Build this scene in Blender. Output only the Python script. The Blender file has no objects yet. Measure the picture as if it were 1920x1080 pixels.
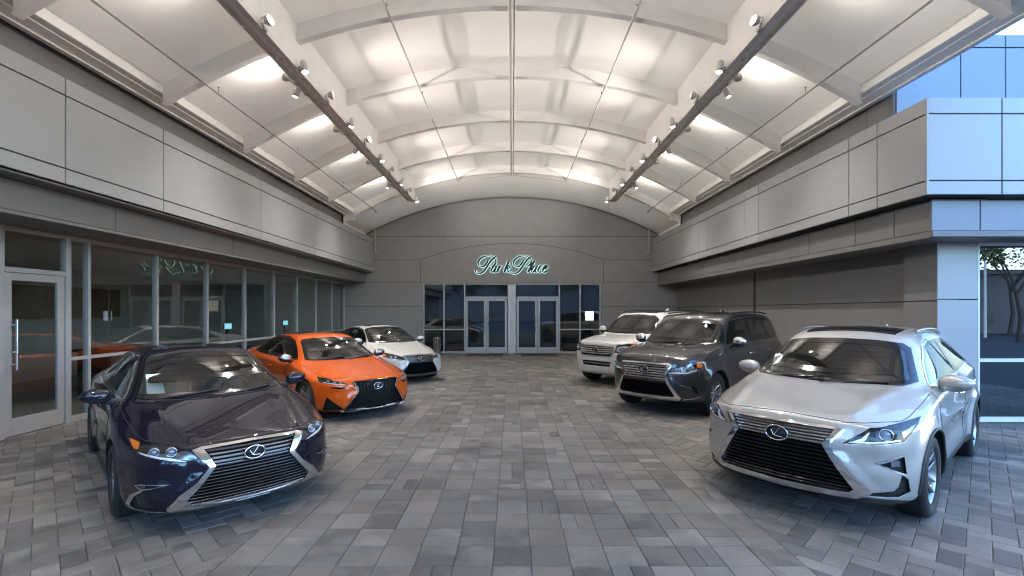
import bpy, bmesh, math, random
import numpy as np
from mathutils import Vector, Matrix
from mathutils.bvhtree import BVHTree
from mathutils.geometry import delaunay_2d_cdt
random.seed(7)
C = bpy.context.scene.collection
SC = bpy.context.scene
R = math.radians
# ---------------------------------------------------------------- camera, world, exposure
HE = 1.87                                             # eye height
cam_d = bpy.data.cameras.new('camera'); cam = bpy.data.objects.new('camera', cam_d); C.objects.link(cam)
cam.location = (0, 0, HE); cam.rotation_euler = (R(90), 0, 0)
cam_d.sensor_width = 36; cam_d.lens = 883/1920*36; cam_d.shift_y = 44/1920
cam_d.clip_start = 0.05; cam_d.clip_end = 2000
SC.camera = cam
SC.view_settings.view_transform = 'Standard'; SC.view_settings.look = 'None'
SC.view_settings.exposure = 1.9; SC.view_settings.gamma = 1
W = bpy.data.worlds.new('World'); SC.world = W; W.use_nodes = True
wn = W.node_tree; wb = wn.nodes['Background']
sky = wn.nodes.new('ShaderNodeTexSky'); sky.sky_type = 'NISHITA'; sky.sun_disc = False
sky.sun_elevation = R(20); sky.sun_rotation = R(-20); sky.altitude = 200; sky.air_density = 1.3; sky.dust_density = 0.3; sky.ozone_density = 6
tint = wn.nodes.new('ShaderNodeVectorMath'); tint.operation = 'MULTIPLY'; tint.inputs[1].default_value = (2.8, 2.65, 2.75)   # camera white balance is set for the warm lamps
wn.links.new(sky.outputs[0], tint.inputs[0]); wn.links.new(tint.outputs[0], wb.inputs[0]); wb.inputs[1].default_value = 0.15
sd = bpy.data.lights.new('sun', 'SUN'); sun = bpy.data.objects.new('sun', sd); C.objects.link(sun)
sd.energy = 0.02; sd.angle = R(10); sd.color = (1, .8, .6)
sun.rotation_euler = (R(86), 0, R(160))
SC.cycles.filter_width = 1.15; SC.cycles.max_bounces = 10; SC.cycles.transparent_max_bounces = 16; SC.cycles.glossy_bounces = 4; SC.cycles.diffuse_bounces = 6
SC.cycles.sample_clamp_indirect = 4; SC.cycles.sample_clamp_direct = 0
SC.cycles.caustics_reflective = False; SC.cycles.caustics_refractive = False
# ---------------------------------------------------------------- materials
def mat(name, col, rough=.6, metal=0, coat=0, coat_rough=.03, noise=0, nscale=6, bump=0, bscale=60, spec=.5, emit=None, estr=1, nstretch=(1, 1, 1)):
    m = bpy.data.materials.new(name); m.use_nodes = True; nt = m.node_tree; b = nt.nodes['Principled BSDF']
    b.inputs['Base Color'].default_value = (*col, 1); b.inputs['Roughness'].default_value = rough
    b.inputs['Metallic'].default_value = metal; b.inputs['Specular IOR Level'].default_value = spec
    if coat: b.inputs['Coat Weight'].default_value = coat; b.inputs['Coat Roughness'].default_value = coat_rough
    if emit: b.inputs['Emission Color'].default_value = (*emit, 1); b.inputs['Emission Strength'].default_value = estr
    if noise or bump:
        tc = nt.nodes.new('ShaderNodeTexCoord'); mp = nt.nodes.new('ShaderNodeMapping'); mp.inputs['Scale'].default_value = nstretch
        nt.links.new(tc.outputs['Object'], mp.inputs[0])
    if noise:
        n = nt.nodes.new('ShaderNodeTexNoise'); n.inputs['Scale'].default_value = nscale; n.inputs['Detail'].default_value = 5
        nt.links.new(mp.outputs[0], n.inputs['Vector'])
        r = nt.nodes.new('ShaderNodeMapRange'); r.inputs[1].default_value = .3; r.inputs[2].default_value = .7
        r.inputs[3].default_value = 1-noise; r.inputs[4].default_value = 1+noise; nt.links.new(n.outputs['Fac'], r.inputs[0])
        mx = nt.nodes.new('ShaderNodeVectorMath'); mx.operation = 'SCALE'; mx.inputs[0].default_value = col
        nt.links.new(r.outputs[0], mx.inputs['Scale']); nt.links.new(mx.outputs[0], b.inputs['Base Color'])
        r2 = nt.nodes.new('ShaderNodeMapRange'); r2.inputs[3].default_value = max(0, rough-.08); r2.inputs[4].default_value = min(1, rough+.08)
        nt.links.new(n.outputs['Fac'], r2.inputs[0]); nt.links.new(r2.outputs[0], b.inputs['Roughness'])
    if bump:
        n2 = nt.nodes.new('ShaderNodeTexNoise'); n2.inputs['Scale'].default_value = bscale; n2.inputs['Detail'].default_value = 4
        nt.links.new(mp.outputs[0], n2.inputs['Vector']); bp = nt.nodes.new('ShaderNodeBump'); bp.inputs['Strength'].default_value = bump; bp.inputs['Distance'].default_value = .01
        nt.links.new(n2.outputs['Fac'], bp.inputs['Height']); nt.links.new(bp.outputs[0], b.inputs['Normal'])
    return m
def glass_mat(name, tint, ior=1.8, rough=0.0, base=None):
    m = bpy.data.materials.new(name); m.use_nodes = True; nt = m.node_tree; nt.nodes.clear()
    o = nt.nodes.new('ShaderNodeOutputMaterial'); t = nt.nodes.new('ShaderNodeBsdfTransparent'); g = nt.nodes.new('ShaderNodeBsdfGlossy')
    f = nt.nodes.new('ShaderNodeFresnel'); mx = nt.nodes.new('ShaderNodeMixShader'); f.inputs[0].default_value = ior
    t.inputs[0].default_value = (*tint, 1); g.inputs['Roughness'].default_value = rough; g.inputs[0].default_value = (.95, .97, 1, 1)
    geo = nt.nodes.new('ShaderNodeNewGeometry'); mm = nt.nodes.new('ShaderNodeMath'); mm.operation = 'MULTIPLY'   # backfaces do not mirror twice
    inv = nt.nodes.new('ShaderNodeMath'); inv.operation = 'SUBTRACT'; inv.inputs[0].default_value = 1
    nt.links.new(geo.outputs['Backfacing'], inv.inputs[1]); nt.links.new(f.outputs[0], mm.inputs[0]); nt.links.new(inv.outputs[0], mm.inputs[1])
    nt.links.new(mm.outputs[0], mx.inputs[0]); nt.links.new(t.outputs[0], mx.inputs[1]); nt.links.new(g.outputs[0], mx.inputs[2]); nt.links.new(mx.outputs[0], o.inputs[0])
    return m
M = {}
M['acm'] = mat('silver_metal_panel', (.335, .34, .345), .36, .0, noise=.05, nscale=.6, spec=.6, bump=.05, bscale=1.3)
M['acm_blue'] = mat('sky_tinted_metal_panel', (.17, .195, .25), .35, .0, noise=.04, nscale=.6)  # darker panel with the blue of the sky put into its colour
M['joint'] = mat('panel_joint', (.05, .045, .04), .8)
M['band'] = mat('taupe_band_panel', (.178, .170, .165), .5, noise=.05, nscale=1.5)
M['stucco'] = mat('grey_stucco', (.325, .315, .31), .85, noise=.05, nscale=2.5, bump=.25, bscale=150)
M['stucco_joint'] = mat('stucco_reveal', (.13, .125, .12), .9)
M['stucco_r'] = mat('taupe_stucco_panel', (.205, .199, .193), .8, noise=.05, nscale=2, bump=.2, bscale=120)
M['alu'] = mat('clear_anodised_aluminium', (.46, .46, .455), .38, .35, noise=.04, nscale=9)
M['alu_dark'] = mat('shaded_aluminium', (.2, .195, .19), .45, .5)
M['steel'] = mat('brushed_steel', (.62, .62, .63), .28, 1, noise=.05, nscale=30, nstretch=(1, 1, .1))
M['membrane'] = mat('white_canopy_panel', (.83, .765, .705), .62, noise=.035, nscale=.7, bump=.15, bscale=1.1)
def translucent(m, col, w):                          # translucency added as even fill light on the ceiling; warm tint offsets blue sky
    nt = m.node_tree; b = nt.nodes['Principled BSDF']; o = nt.nodes['Material Output']; t = nt.nodes.new('ShaderNodeBsdfTranslucent'); t.inputs[0].default_value = (*col, 1)
    mx = nt.nodes.new('ShaderNodeMixShader'); mx.inputs[0].default_value = w; nt.links.new(b.outputs[0], mx.inputs[1]); nt.links.new(t.outputs[0], mx.inputs[2]); nt.links.new(mx.outputs[0], o.inputs[0])
translucent(M['membrane'], (1, .53, .255), .15)
M['rib'] = mat('white_painted_rib', (.84, .81, .77), .5, noise=.03, nscale=3)
M['channel'] = mat('grey_steel_channel', (.82, .78, .74), .55, .0, noise=.08, nscale=8)
M['pipe'] = mat('cream_painted_pipe', (.55, .50, .46), .5)
M['pipe_dark'] = mat('dull_pipe', (.27, .24, .22), .5)
M['lampbody'] = mat('light_grey_lamp_housing', (.60, .58, .55), .4, .1)
M['lens'] = mat('lit_lamp_lens', (1, 1, 1), .3, emit=(1, .96, .9), estr=45)
M['glass'] = glass_mat('storefront_glass', (.60, .63, .61), 2.1)
M['glass_dark'] = glass_mat('entrance_glass', (.30, .33, .36), 1.8)
M['black'] = mat('black_rubber', (.015, .015, .016), .7)
M['mat_'] = mat('door_mat_fibre', (.05, .04, .035), .95, bump=.5, bscale=200)
# ---------------------------------------------------------------- helpers
def link(o, parent=None):
    C.objects.link(o)
    if parent: o.parent = parent
    return o
def tag(o, label=None, cat=None, group=None, kind=None):
    if label: o['label'] = label
    if cat: o['category'] = cat
    if group: o['group'] = group
    if kind: o['kind'] = kind
    return o
def thing(name, label, cat, loc=(0, 0, 0), rz=0, group=None):
    o = bpy.data.objects.new(name, None); o.empty_display_size = .2; o.location = loc; o.rotation_euler = (0, 0, rz); link(o)
    return tag(o, label, cat, group)
class MB:
    def __init__(s): s.v = []; s.f = []; s.m = []; s.sm = []
    def add(s, vs, fs, mi=0, smooth=False):
        n = len(s.v); s.v += [tuple(v) for v in vs]
        for f in fs: s.f.append(tuple(i+n for i in f)); s.m.append(mi); s.sm.append(smooth)
        return s
    def box(s, a, b, mi=0):
        x0, x1 = sorted((a[0], b[0])); y0, y1 = sorted((a[1], b[1])); z0, z1 = sorted((a[2], b[2]))
        v = [(x0, y0, z0), (x1, y0, z0), (x1, y1, z0), (x0, y1, z0), (x0, y0, z1), (x1, y0, z1), (x1, y1, z1), (x0, y1, z1)]
        return s.add(v, [(0, 3, 2, 1), (4, 5, 6, 7), (0, 1, 5, 4), (1, 2, 6, 5), (2, 3, 7, 6), (3, 0, 4, 7)], mi)
    def tube(s, pts, r, n=8, mi=0, cap=True, closed=False):
        pts = [Vector(p) for p in pts]; rings = []; up = None
        N = len(pts)
        for i, p in enumerate(pts):
            if closed: d = pts[(i+1) % N]-pts[i-1]
            else: d = pts[min(i+1, N-1)]-pts[max(i-1, 0)]
            d.normalize()
            if up is None: up = Vector((0, 0, 1)) if abs(d.z) < .9 else Vector((1, 0, 0))
            a = d.cross(up).normalized(); b = a.cross(d).normalized(); up = b
            rr = r[i] if isinstance(r, list) else r          # list: per point; (a, b): flattened section
            ra, rb = rr if isinstance(rr, tuple) else (rr, rr)
            rings.append([p+a*ra*math.cos(2*math.pi*k/n)+b*rb*math.sin(2*math.pi*k/n) for k in range(n)])
        vs = [v for q in rings for v in q]; fs = []
        for i in range(N if closed else N-1):
            j = (i+1) % N
            for k in range(n): fs.append((i*n+k, i*n+(k+1) % n, j*n+(k+1) % n, j*n+k))
        s.add(vs, fs, mi, True)
        if cap and not closed: s.add(rings[0], [tuple(range(n))], mi); s.add(rings[-1], [tuple(range(n-1, -1, -1))], mi)
        return s
    def lathe(s, prof, n=32, o=(0, 0, 0), axis='z', mi=0, smooth=True, a0=0, a1=2*math.pi):
        full = abs(a1-a0-2*math.pi) < 1e-6; m = n if full else n+1; vs = []
        for r, h in prof:
            for k in range(m):
                t = a0+(a1-a0)*k/n; c, q = r*math.cos(t), r*math.sin(t)
                p = {'z': (c, q, h), 'x': (h, c, q), 'y': (c, h, q)}[axis]; vs.append((p[0]+o[0], p[1]+o[1], p[2]+o[2]))
        fs = []
        for i in range(len(prof)-1):
            for k in range(n): k2 = (k+1) % m; fs.append((i*m+k, i*m+k2, (i+1)*m+k2, (i+1)*m+k))
        return s.add(vs, fs, mi, smooth)
    def xf(s, mt, start=0):
        s.v[start:] = [tuple(mt @ Vector(v)) for v in s.v[start:]]; return s
    def build(s, name, mats, parent=None, bevel=0):
        me = bpy.data.meshes.new(name); me.from_pydata(s.v, [], s.f)
        for m in (mats if isinstance(mats, (list, tuple)) else [mats]): me.materials.append(m)
        me.polygons.foreach_set('material_index', s.m); me.polygons.foreach_set('use_smooth', s.sm); me.update()
        bm = bmesh.new(); bm.from_mesh(me); bmesh.ops.recalc_face_normals(bm, faces=bm.faces); bm.to_mesh(me); bm.free()
        o = bpy.data.objects.new(name, me); link(o, parent)
        if bevel:
            b = o.modifiers.new('bevel', 'BEVEL'); b.width = bevel; b.segments = 2; b.limit_method = 'ANGLE'
        return o
def orient(o, d):
    bm = bmesh.new(); bm.from_mesh(o.data)
    for f in bm.faces:
        if f.normal.dot(Vector(d)) < 0: f.normal_flip()
    bm.to_mesh(o.data); bm.free(); return o
def struct(o): o['kind'] = 'structure'; return o
def child_world(o, parent):
    o.parent = parent; return o
# panels on a wall: us = breaks along the wall, zs = breaks in height; P(u, z, d) -> point, d = outwards
def panels(mb, P, us, zs, gap=.016, d=.03, mi=0, bmi=1):
    a, b = P(us[0], zs[0], -.02), P(us[-1], zs[-1], -.02)
    mb.add([P(us[0], zs[0], -d*.2), P(us[-1], zs[0], -d*.2), P(us[-1], zs[-1], -d*.2), P(us[0], zs[-1], -d*.2)], [(0, 1, 2, 3)], bmi)
    for u0, u1 in zip(us, us[1:]):
        for z0, z1 in zip(zs, zs[1:]):
            g = gap/2; A0, A1 = u0+g, u1-g; Z0, Z1 = z0+g, z1-g; e = .006
            if u0 == us[0]: A0 = u0
            if u1 == us[-1]: A1 = u1
            if z0 == zs[0]: Z0 = z0
            if z1 == zs[-1]: Z1 = z1
            vs = [P(u, z, q) for q, ee in ((0, 0), (d-e, 0), (d, e)) for u, z in ((A0+ee, Z0+ee), (A1-ee, Z0+ee), (A1-ee, Z1-ee), (A0+ee, Z1-ee))]
            mb.add(vs, [(8, 9, 10, 11)]+[(4*l+i, 4*l+(i+1) % 4, 4*l+4+(i+1) % 4, 4*l+4+i) for l in (0, 1) for i in range(4)], mi)
    return mb
# ================================================================= GROUND
YB = 20.9
def clip_poly(poly, a, b, c):                       # keep a*x+b*y<=c
    out = []
    for i in range(len(poly)):
        p, q = poly[i], poly[(i+1) % len(poly)]; dp, dq = a*p[0]+b*p[1]-c, a*q[0]+b*q[1]-c
        if dp <= 0: out.append(p)
        if dp*dq < 0: t = dp/(dp-dq); out.append((p[0]+t*(q[0]-p[0]), p[1]+t*(q[1]-p[1])))
    return out
def inset_poly(p, g):
    cx = sum(q[0] for q in p)/len(p); cy = sum(q[1] for q in p)/len(p); out = []
    n = len(p)
    for i in range(n):
        a, b, c = Vector(p[i-1]), Vector(p[i]), Vector(p[(i+1) % n]); d1 = (b-a).normalized(); d2 = (c-b).normalized()
        n1 = Vector((-d1.y, d1.x)); n2 = Vector((-d2.y, d2.x)); m = n1+n2
        if m.length < 1e-4: m = n1.copy()
        m = m/max(.35, m.dot(m)/2)
        out.append((b.x+m.x*g, b.y+m.y*g))
    return out
pav_v = []; pav_f = []; pav_c = []; pav_s = []
rng = random.Random(3)
def area(p): return .5*sum(p[i-1][0]*p[i][1]-p[i][0]*p[i-1][1] for i in range(len(p)))
TONES = [(.185, .172, .156), (.158, .147, .133), (.13, .122, .112), (.215, .20, .182), (.105, .10, .095), (.172, .152, .136), (.145, .145, .138)]
def paver(poly, gap=.0022):
    if len(poly) < 3 or abs(area(poly)) < .0012: return
    if area(poly) < 0: poly = poly[::-1]
    a = inset_poly(poly, gap); b = inset_poly(poly, gap+.004)
    if abs(area(b)) < 1e-4 or area(b) < 0: return
    n = len(pav_v); k = len(poly); h = rng.uniform(-.0012, .0012)
    tx, ty = rng.uniform(-.006, .006), rng.uniform(-.006, .006); cx, cy = poly[0]
    for q in a: pav_v.append((q[0], q[1], -.012))
    for q in a: pav_v.append((q[0], q[1], -.003+h))
    for q in b: pav_v.append((q[0], q[1], h+(q[0]-cx)*tx+(q[1]-cy)*ty))
    t = rng.choice(TONES); t2 = rng.choice(TONES); s = rng.uniform(.80, 1.14)
    f0 = len(pav_f); pav_f.append(tuple(n+2*k+i for i in range(k)))
    for l in (0, 1):
        for i in range(k): pav_f.append((n+l*k+i, n+l*k+(i+1) % k, n+(l+1)*k+(i+1) % k, n+(l+1)*k+i))
    c = (t[0]*s, t[1]*s, t[2]*s)
    for _ in range(len(pav_f)-f0): pav_c.append(c); pav_s.append((t2[0]*s, t2[1]*s, t2[2]*s))
LX = 2.16
y = -2.2; row = 0
while y < YB+.05:                                    # centre lane
    xs = -LX; w = LX*2/15; shift = rng.choice((0, 0, 0, .5)) if row > 8 else 0
    hgt = .298
    edges = [-LX]+[-LX+w*(i+1)+(rng.uniform(-.004, .004)) for i in range(14)]+[LX]
    i = 0
    while i < 15:
        x0, x1 = edges[i], edges[i+1]; jj = rng.uniform(-.003, .003); q = rng.random()
        if q < .13 and i < 15:
            xm = (x0+x1)/2; paver([(x0, y), (xm, y), (xm, y+hgt), (x0, y+hgt)]); paver([(xm, y), (x1, y), (x1, y+hgt), (xm, y+hgt)])
        elif q < .3:
            ym = y+hgt/2; paver([(x0, y), (x1, y), (x1, ym), (x0, ym)]); paver([(x0, ym), (x1, ym), (x1, y+hgt), (x0, y+hgt)])
        else: paver([(x0, y), (x1, y), (x1, y+hgt), (x0, y+hgt)])
        i += 1
    y += hgt; row += 1
def herring(side):                                   # 45 degree herringbone aisles under the cars
    w = .152; s2 = math.sqrt(.5); N = 110
    for i in range(-N, N):
        for j in range(-N, N):
            m = (i-j) % 4
            if m == 0: rc = (i, j, i+2, j+1)
            elif m == 3: rc = (i, j, i+1, j+2)       # vertical
            else: continue
            ps = [((a*w-b*w)*s2, (a*w+b*w)*s2) for a, b in ((rc[0], rc[1]), (rc[2], rc[1]), (rc[2], rc[3]), (rc[0], rc[3]))]
            ps = [(side*(p[0]+8), p[1]+9) for p in ps]
            if max(p[1] for p in ps) < -2 or min(p[1] for p in ps) > YB: continue
            if side > 0:
                if max(p[0] for p in ps) < LX or min(p[0] for p in ps) > 12: continue
                ps = clip_poly(ps, -1, 0, -LX)
            else:
                if min(p[0] for p in ps) > -LX or max(p[0] for p in ps) < -7.6: continue
                ps = clip_poly(ps, 1, 0, -LX)
            paver(ps)
herring(1); herring(-1)
def paver_mat():
    m = mat('concrete_paver', (.17, .16, .15), .72); nt = m.node_tree; b = nt.nodes['Principled BSDF']
    a = nt.nodes.new('ShaderNodeAttribute'); a.attribute_name = 'tone'; a2 = nt.nodes.new('ShaderNodeAttribute'); a2.attribute_name = 'tone2'
    tc = nt.nodes.new('ShaderNodeTexCoord'); n = nt.nodes.new('ShaderNodeTexNoise'); n.inputs['Scale'].default_value = 3.2; n.inputs['Detail'].default_value = 3
    nt.links.new(tc.outputs['Object'], n.inputs['Vector'])
    r = nt.nodes.new('ShaderNodeMapRange'); r.inputs[1].default_value = .42; r.inputs[2].default_value = .6; nt.links.new(n.outputs['Fac'], r.inputs[0])
    mx = nt.nodes.new('ShaderNodeMix'); mx.data_type = 'RGBA'; nt.links.new(r.outputs[0], mx.inputs['Factor'])
    nt.links.new(a.outputs['Color'], mx.inputs['A']); nt.links.new(a2.outputs['Color'], mx.inputs['B'])
    n2 = nt.nodes.new('ShaderNodeTexNoise'); n2.inputs['Scale'].default_value = 85; n2.inputs['Detail'].default_value = 6; nt.links.new(tc.outputs['Object'], n2.inputs['Vector'])
    r2 = nt.nodes.new('ShaderNodeMapRange'); r2.inputs[1].default_value = .3; r2.inputs[2].default_value = .7; r2.inputs[3].default_value = .8; r2.inputs[4].default_value = 1.2
    nt.links.new(n2.outputs['Fac'], r2.inputs[0]); mp2 = nt.nodes.new('ShaderNodeMix'); mp2.data_type = 'RGBA'; mp2.blend_type = 'MULTIPLY'; mp2.inputs['Factor'].default_value = 1
    nt.links.new(mx.outputs['Result'], mp2.inputs['A']); nt.links.new(r2.outputs[0], mp2.inputs['B'])
    n3 = nt.nodes.new('ShaderNodeTexNoise'); n3.inputs['Scale'].default_value = .9; n3.inputs['Detail'].default_value = 5; nt.links.new(tc.outputs['Object'], n3.inputs['Vector'])
    r3 = nt.nodes.new('ShaderNodeMapRange'); r3.inputs[1].default_value = .35; r3.inputs[2].default_value = .7; r3.inputs[3].default_value = .78; r3.inputs[4].default_value = 1.14
    nt.links.new(n3.outputs['Fac'], r3.inputs[0]); m3 = nt.nodes.new('ShaderNodeMix'); m3.data_type = 'RGBA'; m3.blend_type = 'MULTIPLY'; m3.inputs['Factor'].default_value = 1
    nt.links.new(mp2.outputs['Result'], m3.inputs['A']); nt.links.new(r3.outputs[0], m3.inputs['B'])
    # round oil spots
    vo = nt.nodes.new('ShaderNodeTexVoronoi'); vo.inputs['Scale'].default_value = .55; nt.links.new(tc.outputs['Object'], vo.inputs['Vector'])
    r4 = nt.nodes.new('ShaderNodeMapRange'); r4.inputs[1].default_value = .018; r4.inputs[2].default_value = .03; r4.inputs[3].default_value = .35; r4.inputs[4].default_value = 1
    nt.links.new(vo.outputs['Distance'], r4.inputs[0]); m4 = nt.nodes.new('ShaderNodeMix'); m4.data_type = 'RGBA'; m4.blend_type = 'MULTIPLY'; m4.inputs['Factor'].default_value = 1
    nt.links.new(m3.outputs['Result'], m4.inputs['A']); nt.links.new(r4.outputs[0], m4.inputs['B'])
    nt.links.new(m4.outputs['Result'], b.inputs['Base Color'])
    bp = nt.nodes.new('ShaderNodeBump'); bp.inputs['Strength'].default_value = .5; bp.inputs['Distance'].default_value = .003
    nt.links.new(n2.outputs['Fac'], bp.inputs['Height']); nt.links.new(bp.outputs[0], b.inputs['Normal'])
    return m
me = bpy.data.meshes.new('paver_forecourt'); me.from_pydata(pav_v, [], pav_f); me.materials.append(paver_mat())
for nm, src in (('tone', pav_c), ('tone2', pav_s)):
    at = me.attributes.new(nm, 'FLOAT_COLOR', 'FACE'); at.data.foreach_set('color', np.array([(*c, 1) for c in src], dtype=np.float32).ravel())
me.update(); struct(link(bpy.data.objects.new('paving', me)))
g = MB(); g.add([(-400, -400, -.02), (400, -400, -.02), (400, 400, -.02), (-400, 400, -.02)], [(0, 1, 2, 3)])
struct(g.build('ground', mat('asphalt', (.05, .05, .052), .85, noise=.2, nscale=2, bump=.4, bscale=90)))
g = MB(); g.add([(-7.7, -2.3, -.008), (12, -2.3, -.008), (12, YB+.1, -.008), (-7.7, YB+.1, -.008)], [(0, 1, 2, 3)])
struct(g.build('pavement', mat('joint_sand', (.075, .07, .064), .95)))
# ================================================================= BUILDINGS
def Z(e): return HE+e
def PX(xw, sgn): return (lambda u, z, d: (xw+sgn*d, u, z))
def PY(yw): return (lambda u, z, d: (u, yw-d, z))
FZ = [Z(1.76), Z(1.965), Z(2.97), Z(3.21)]
# ---- left showroom wing
LW = thing('showroom_wing', 'long wing on the left with silver panels above a glass wall and door', 'building', (-6.6, 8, 0))
def PB(o, par):                                      # parent keeping world placement
    o.parent = par; o.matrix_parent_inverse = Matrix.Translation(par.location).inverted(); return o
XF = 6.17
m = panels(MB(), PX(-XF-.03+.03, 1), [-6.1, -3.1, .05, 3.27, 6.48, 8.30, 11.52, 14.74, 17.96, YB], FZ)
m.box((-7.3, -6.1, FZ[0]+.005), (-XF-.03, YB, FZ[0]+.03), 1).box((-6.75, -6.1, FZ[3]-.03), (-XF-.01, YB, FZ[3]-.004), 0)
PB(m.build('fascia', [M['acm'], M['joint']]), LW)
m = panels(MB(), PX(-6.52, 1), [-6.1, -2, 1.3, 4.5, 7.72, 10.94, 14.16, 17.4, YB-.002], [Z(1.32), Z(1.72)], .014)
m.box((-7.52, -6.1, Z(1.27)), (-6.535, YB-.004, Z(1.45)), 0).box((-6.53, -6.1, Z(1.27)), (-6.495, YB-.004, Z(1.317)), 0).box((-7.0, -6.1, Z(1.722)), (-6.2, YB-.006, Z(1.75)), 0)
PB(m.build('soffit_band', [M['band'], M['joint']]), LW)
m = MB().box((-6.9, -6.1, FZ[3]), (-6.62, YB, Z(4.9)))
PB(m.build('parapet', M['band']), LW)
PB(MB().box((-13.2, -6.1, 5.2), (-6.91, YB+.1, 5.4)).box((-13.2, -6.1, 3.15), (-7.6, -6, 5.2)).build('roof', M['band']), LW)
XW = -7.455
def storefront_frame(ys, x=XW, zt=Z(1.27)):
    fr = MB(); w = .03
    return fr
WY = [8.27, 9.86, 11.49, 13.12, 14.72, 16.30, 17.88, 19.45, YB-.05]
def window_unit(y0, y1, par, first=False):
    f = MB(); t = .028; zt = Z(1.25); zm = Z(-.80)
    x0, x1 = XW-.06, XW+.04
    f.box((x0, y0-t, .0), (x1, y0+t, zt)) if first else None
    f.box((x0, y1-t, .0), (x1, y1+t, zt))
    a, b = y0+t, y1-t
    f.box((x0, a, .0), (x1, b, .10)); f.box((x0, a, zt-.055), (x1, b, zt)); f.box((x0, a, zm-.028), (x1, b, zm+.028))
    o = PB(f.build('window', M['alu'], bevel=.003), par)
    g_ = MB(); xx = XW-.01
    for z0, z1 in ((.10, zm-.028), (zm+.028, zt-.055)):
        g_.add([(xx, a, z0), (xx, b, z0), (xx, b, z1), (xx, a, z1)], [(0, 1, 2, 3)])
    p = g_.build('pane', M['glass']); 
    bm = bmesh.new(); bm.from_mesh(p.data)
    for fc in bm.faces:
        if fc.normal.x < 0: fc.normal_flip()
    bm.to_mesh(p.data); bm.free()
    p.parent = o
window_unit(7.90, WY[0], LW, True)
for a, b in zip(WY, WY[1:]): window_unit(a, b, LW)
m = MB().box((XW-.1, -6, Z(1.25)), (XW+.05, YB-.01, Z(1.272))).box((XW-.1, YB-.05+.03, 0), (XW+.05, YB-.012, Z(1.25)))
PB(m.build('window_head', M['alu']), LW)
# door with transom light
def glass_door(name, P, u0, u1, z1, par, hinge, handle_u, mt=M['glass'], hz=(1.0, 1.75), stile=.115, nrm=None):
    d = MB(); th = .05
    def bx(a0, a1, z0, z1_, q0=-th/2, q1=th/2):
        p, q = P(a0, z0, q0), P(a1, z1_, q1); d.box(p, q)
    bx(u0, u0+stile, 0.012, z1); bx(u1-stile, u1, 0.012, z1)
    bx(u0+stile, u1-stile, .012, .27); bx(u0+stile, u1-stile, z1-stile, z1)
    o = PB(d.build(name, M['alu'], bevel=.004), par)
    g_ = MB(); g_.add([P(u0+stile, .27, 0), P(u1-stile, .27, 0), P(u1-stile, z1-stile, 0), P(u0+stile, z1-stile, 0)], [(0, 1, 2, 3)])
    p = g_.build('pane', mt); bm = bmesh.new(); bm.from_mesh(p.data); bm.faces.ensure_lookup_table()
    n = Vector(P(0, 0, 1))-Vector(P(0, 0, 0))
    if bm.faces[0].normal.dot(n) < 0: bm.faces[0].normal_flip()
    bm.to_mesh(p.data); bm.free(); p.parent = o
    h = MB(); h.tube([P(handle_u, hz[0], .11), P(handle_u, hz[1], .11)], .017, 10)
    for z in (hz[0]+.08, hz[1]-.08): h.tube([P(handle_u, z, .02), P(handle_u, z, .11)], .011, 8)
    hh = h.build('handle', M['steel']); hh.parent = o
    return o
o = glass_door('door', PX(XW-.01, 1), 6.89, 7.83, 2.45, LW, 1, 7.0)
m = MB(); x0, x1 = XW-.06, XW+.04
m.box((x0, 6.82, 0), (x1, 6.885, Z(1.25))); m.box((x0, 7.835, 0), (x1, 7.871, Z(1.25))); m.box((x0, 6.886, 2.455), (x1, 7.834, 2.53)); m.box((x0, 6.886, Z(1.25)-.055), (x1, 7.834, Z(1.25)-.001))
fr = PB(m.build('door_frame', M['alu'], bevel=.003), LW)
g_ = MB().add([(XW-.01, 6.886, 2.53), (XW-.01, 7.834, 2.53), (XW-.01, 7.834, Z(1.195)), (XW-.01, 6.886, Z(1.195))], [(0, 1, 2, 3)]); p = g_.build('transom_pane', M['glass']); p.data.flip_normals() if p.data.polygons[0].normal.x < 0 else None; p.parent = fr
m = MB().tube([(XW+.05, 6.955, 1.27), (XW+.09, 6.955, 1.27), (XW+.09, 7.01, 1.265)], .012, 8); p = m.build('lock', M['steel']); p.parent = fr
# wall to the left of the door, out of the picture but in reflections
m = MB().box((XW-.15, -6, 0), (XW+.02, 6.80, Z(1.25))); PB(m.build('wall', M['stucco_r']), LW)
# interior of the showroom
M['inwall'] = mat('interior_wall_paint', (.66, .65, .64), .8, noise=.04); M['inceil'] = mat('interior_ceiling', (.7, .69, .67), .9)
M['infloor'] = mat('interior_floor_tile', (.28, .26, .24), .3, noise=.1, nscale=3)
m = MB(); m.box((-13, 5, 0), (-12.9, YB, 3.16), 0).box((-12.9, 4.9, 0), (XW-.1, 5, 3.16), 0).box((-12.9, YB, 0), (XW-.1, YB+.1, 3.16), 0)
PB(m.build('interior_wall', M['inwall']), LW)
PB(MB().box((-12.9, 5, 3.105), (XW-.1, YB, 3.14)).build('interior_ceiling', M['inceil']), LW)
PB(MB().box((-12.9, 5, -.015), (XW-.1, YB, .002)).build('interior_floor', M['infloor']), LW)
M['wood'] = mat('reddish_wood', (.11, .04, .02), .35, noise=.2, nscale=5, nstretch=(1, .2, 4)); M['wood_l'] = mat('tan_cabinet', (.26, .18, .11), .4, noise=.1, nscale=4)
M['screen'] = mat('lit_screen', (.1, .3, .5), .3, emit=(.3, .7, .85), estr=.5)
t = thing('reception_desk', 'reddish wood desk standing behind the left glass wall', 'desk', (-9.3, 11.4, 0))
MB().box((-.35, -.95, 0), (.35, .95, .98)).box((-.42, -1.05, .98), (.42, 1.05, 1.03)).build('desk_body', M['wood'], t, .01)
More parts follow.
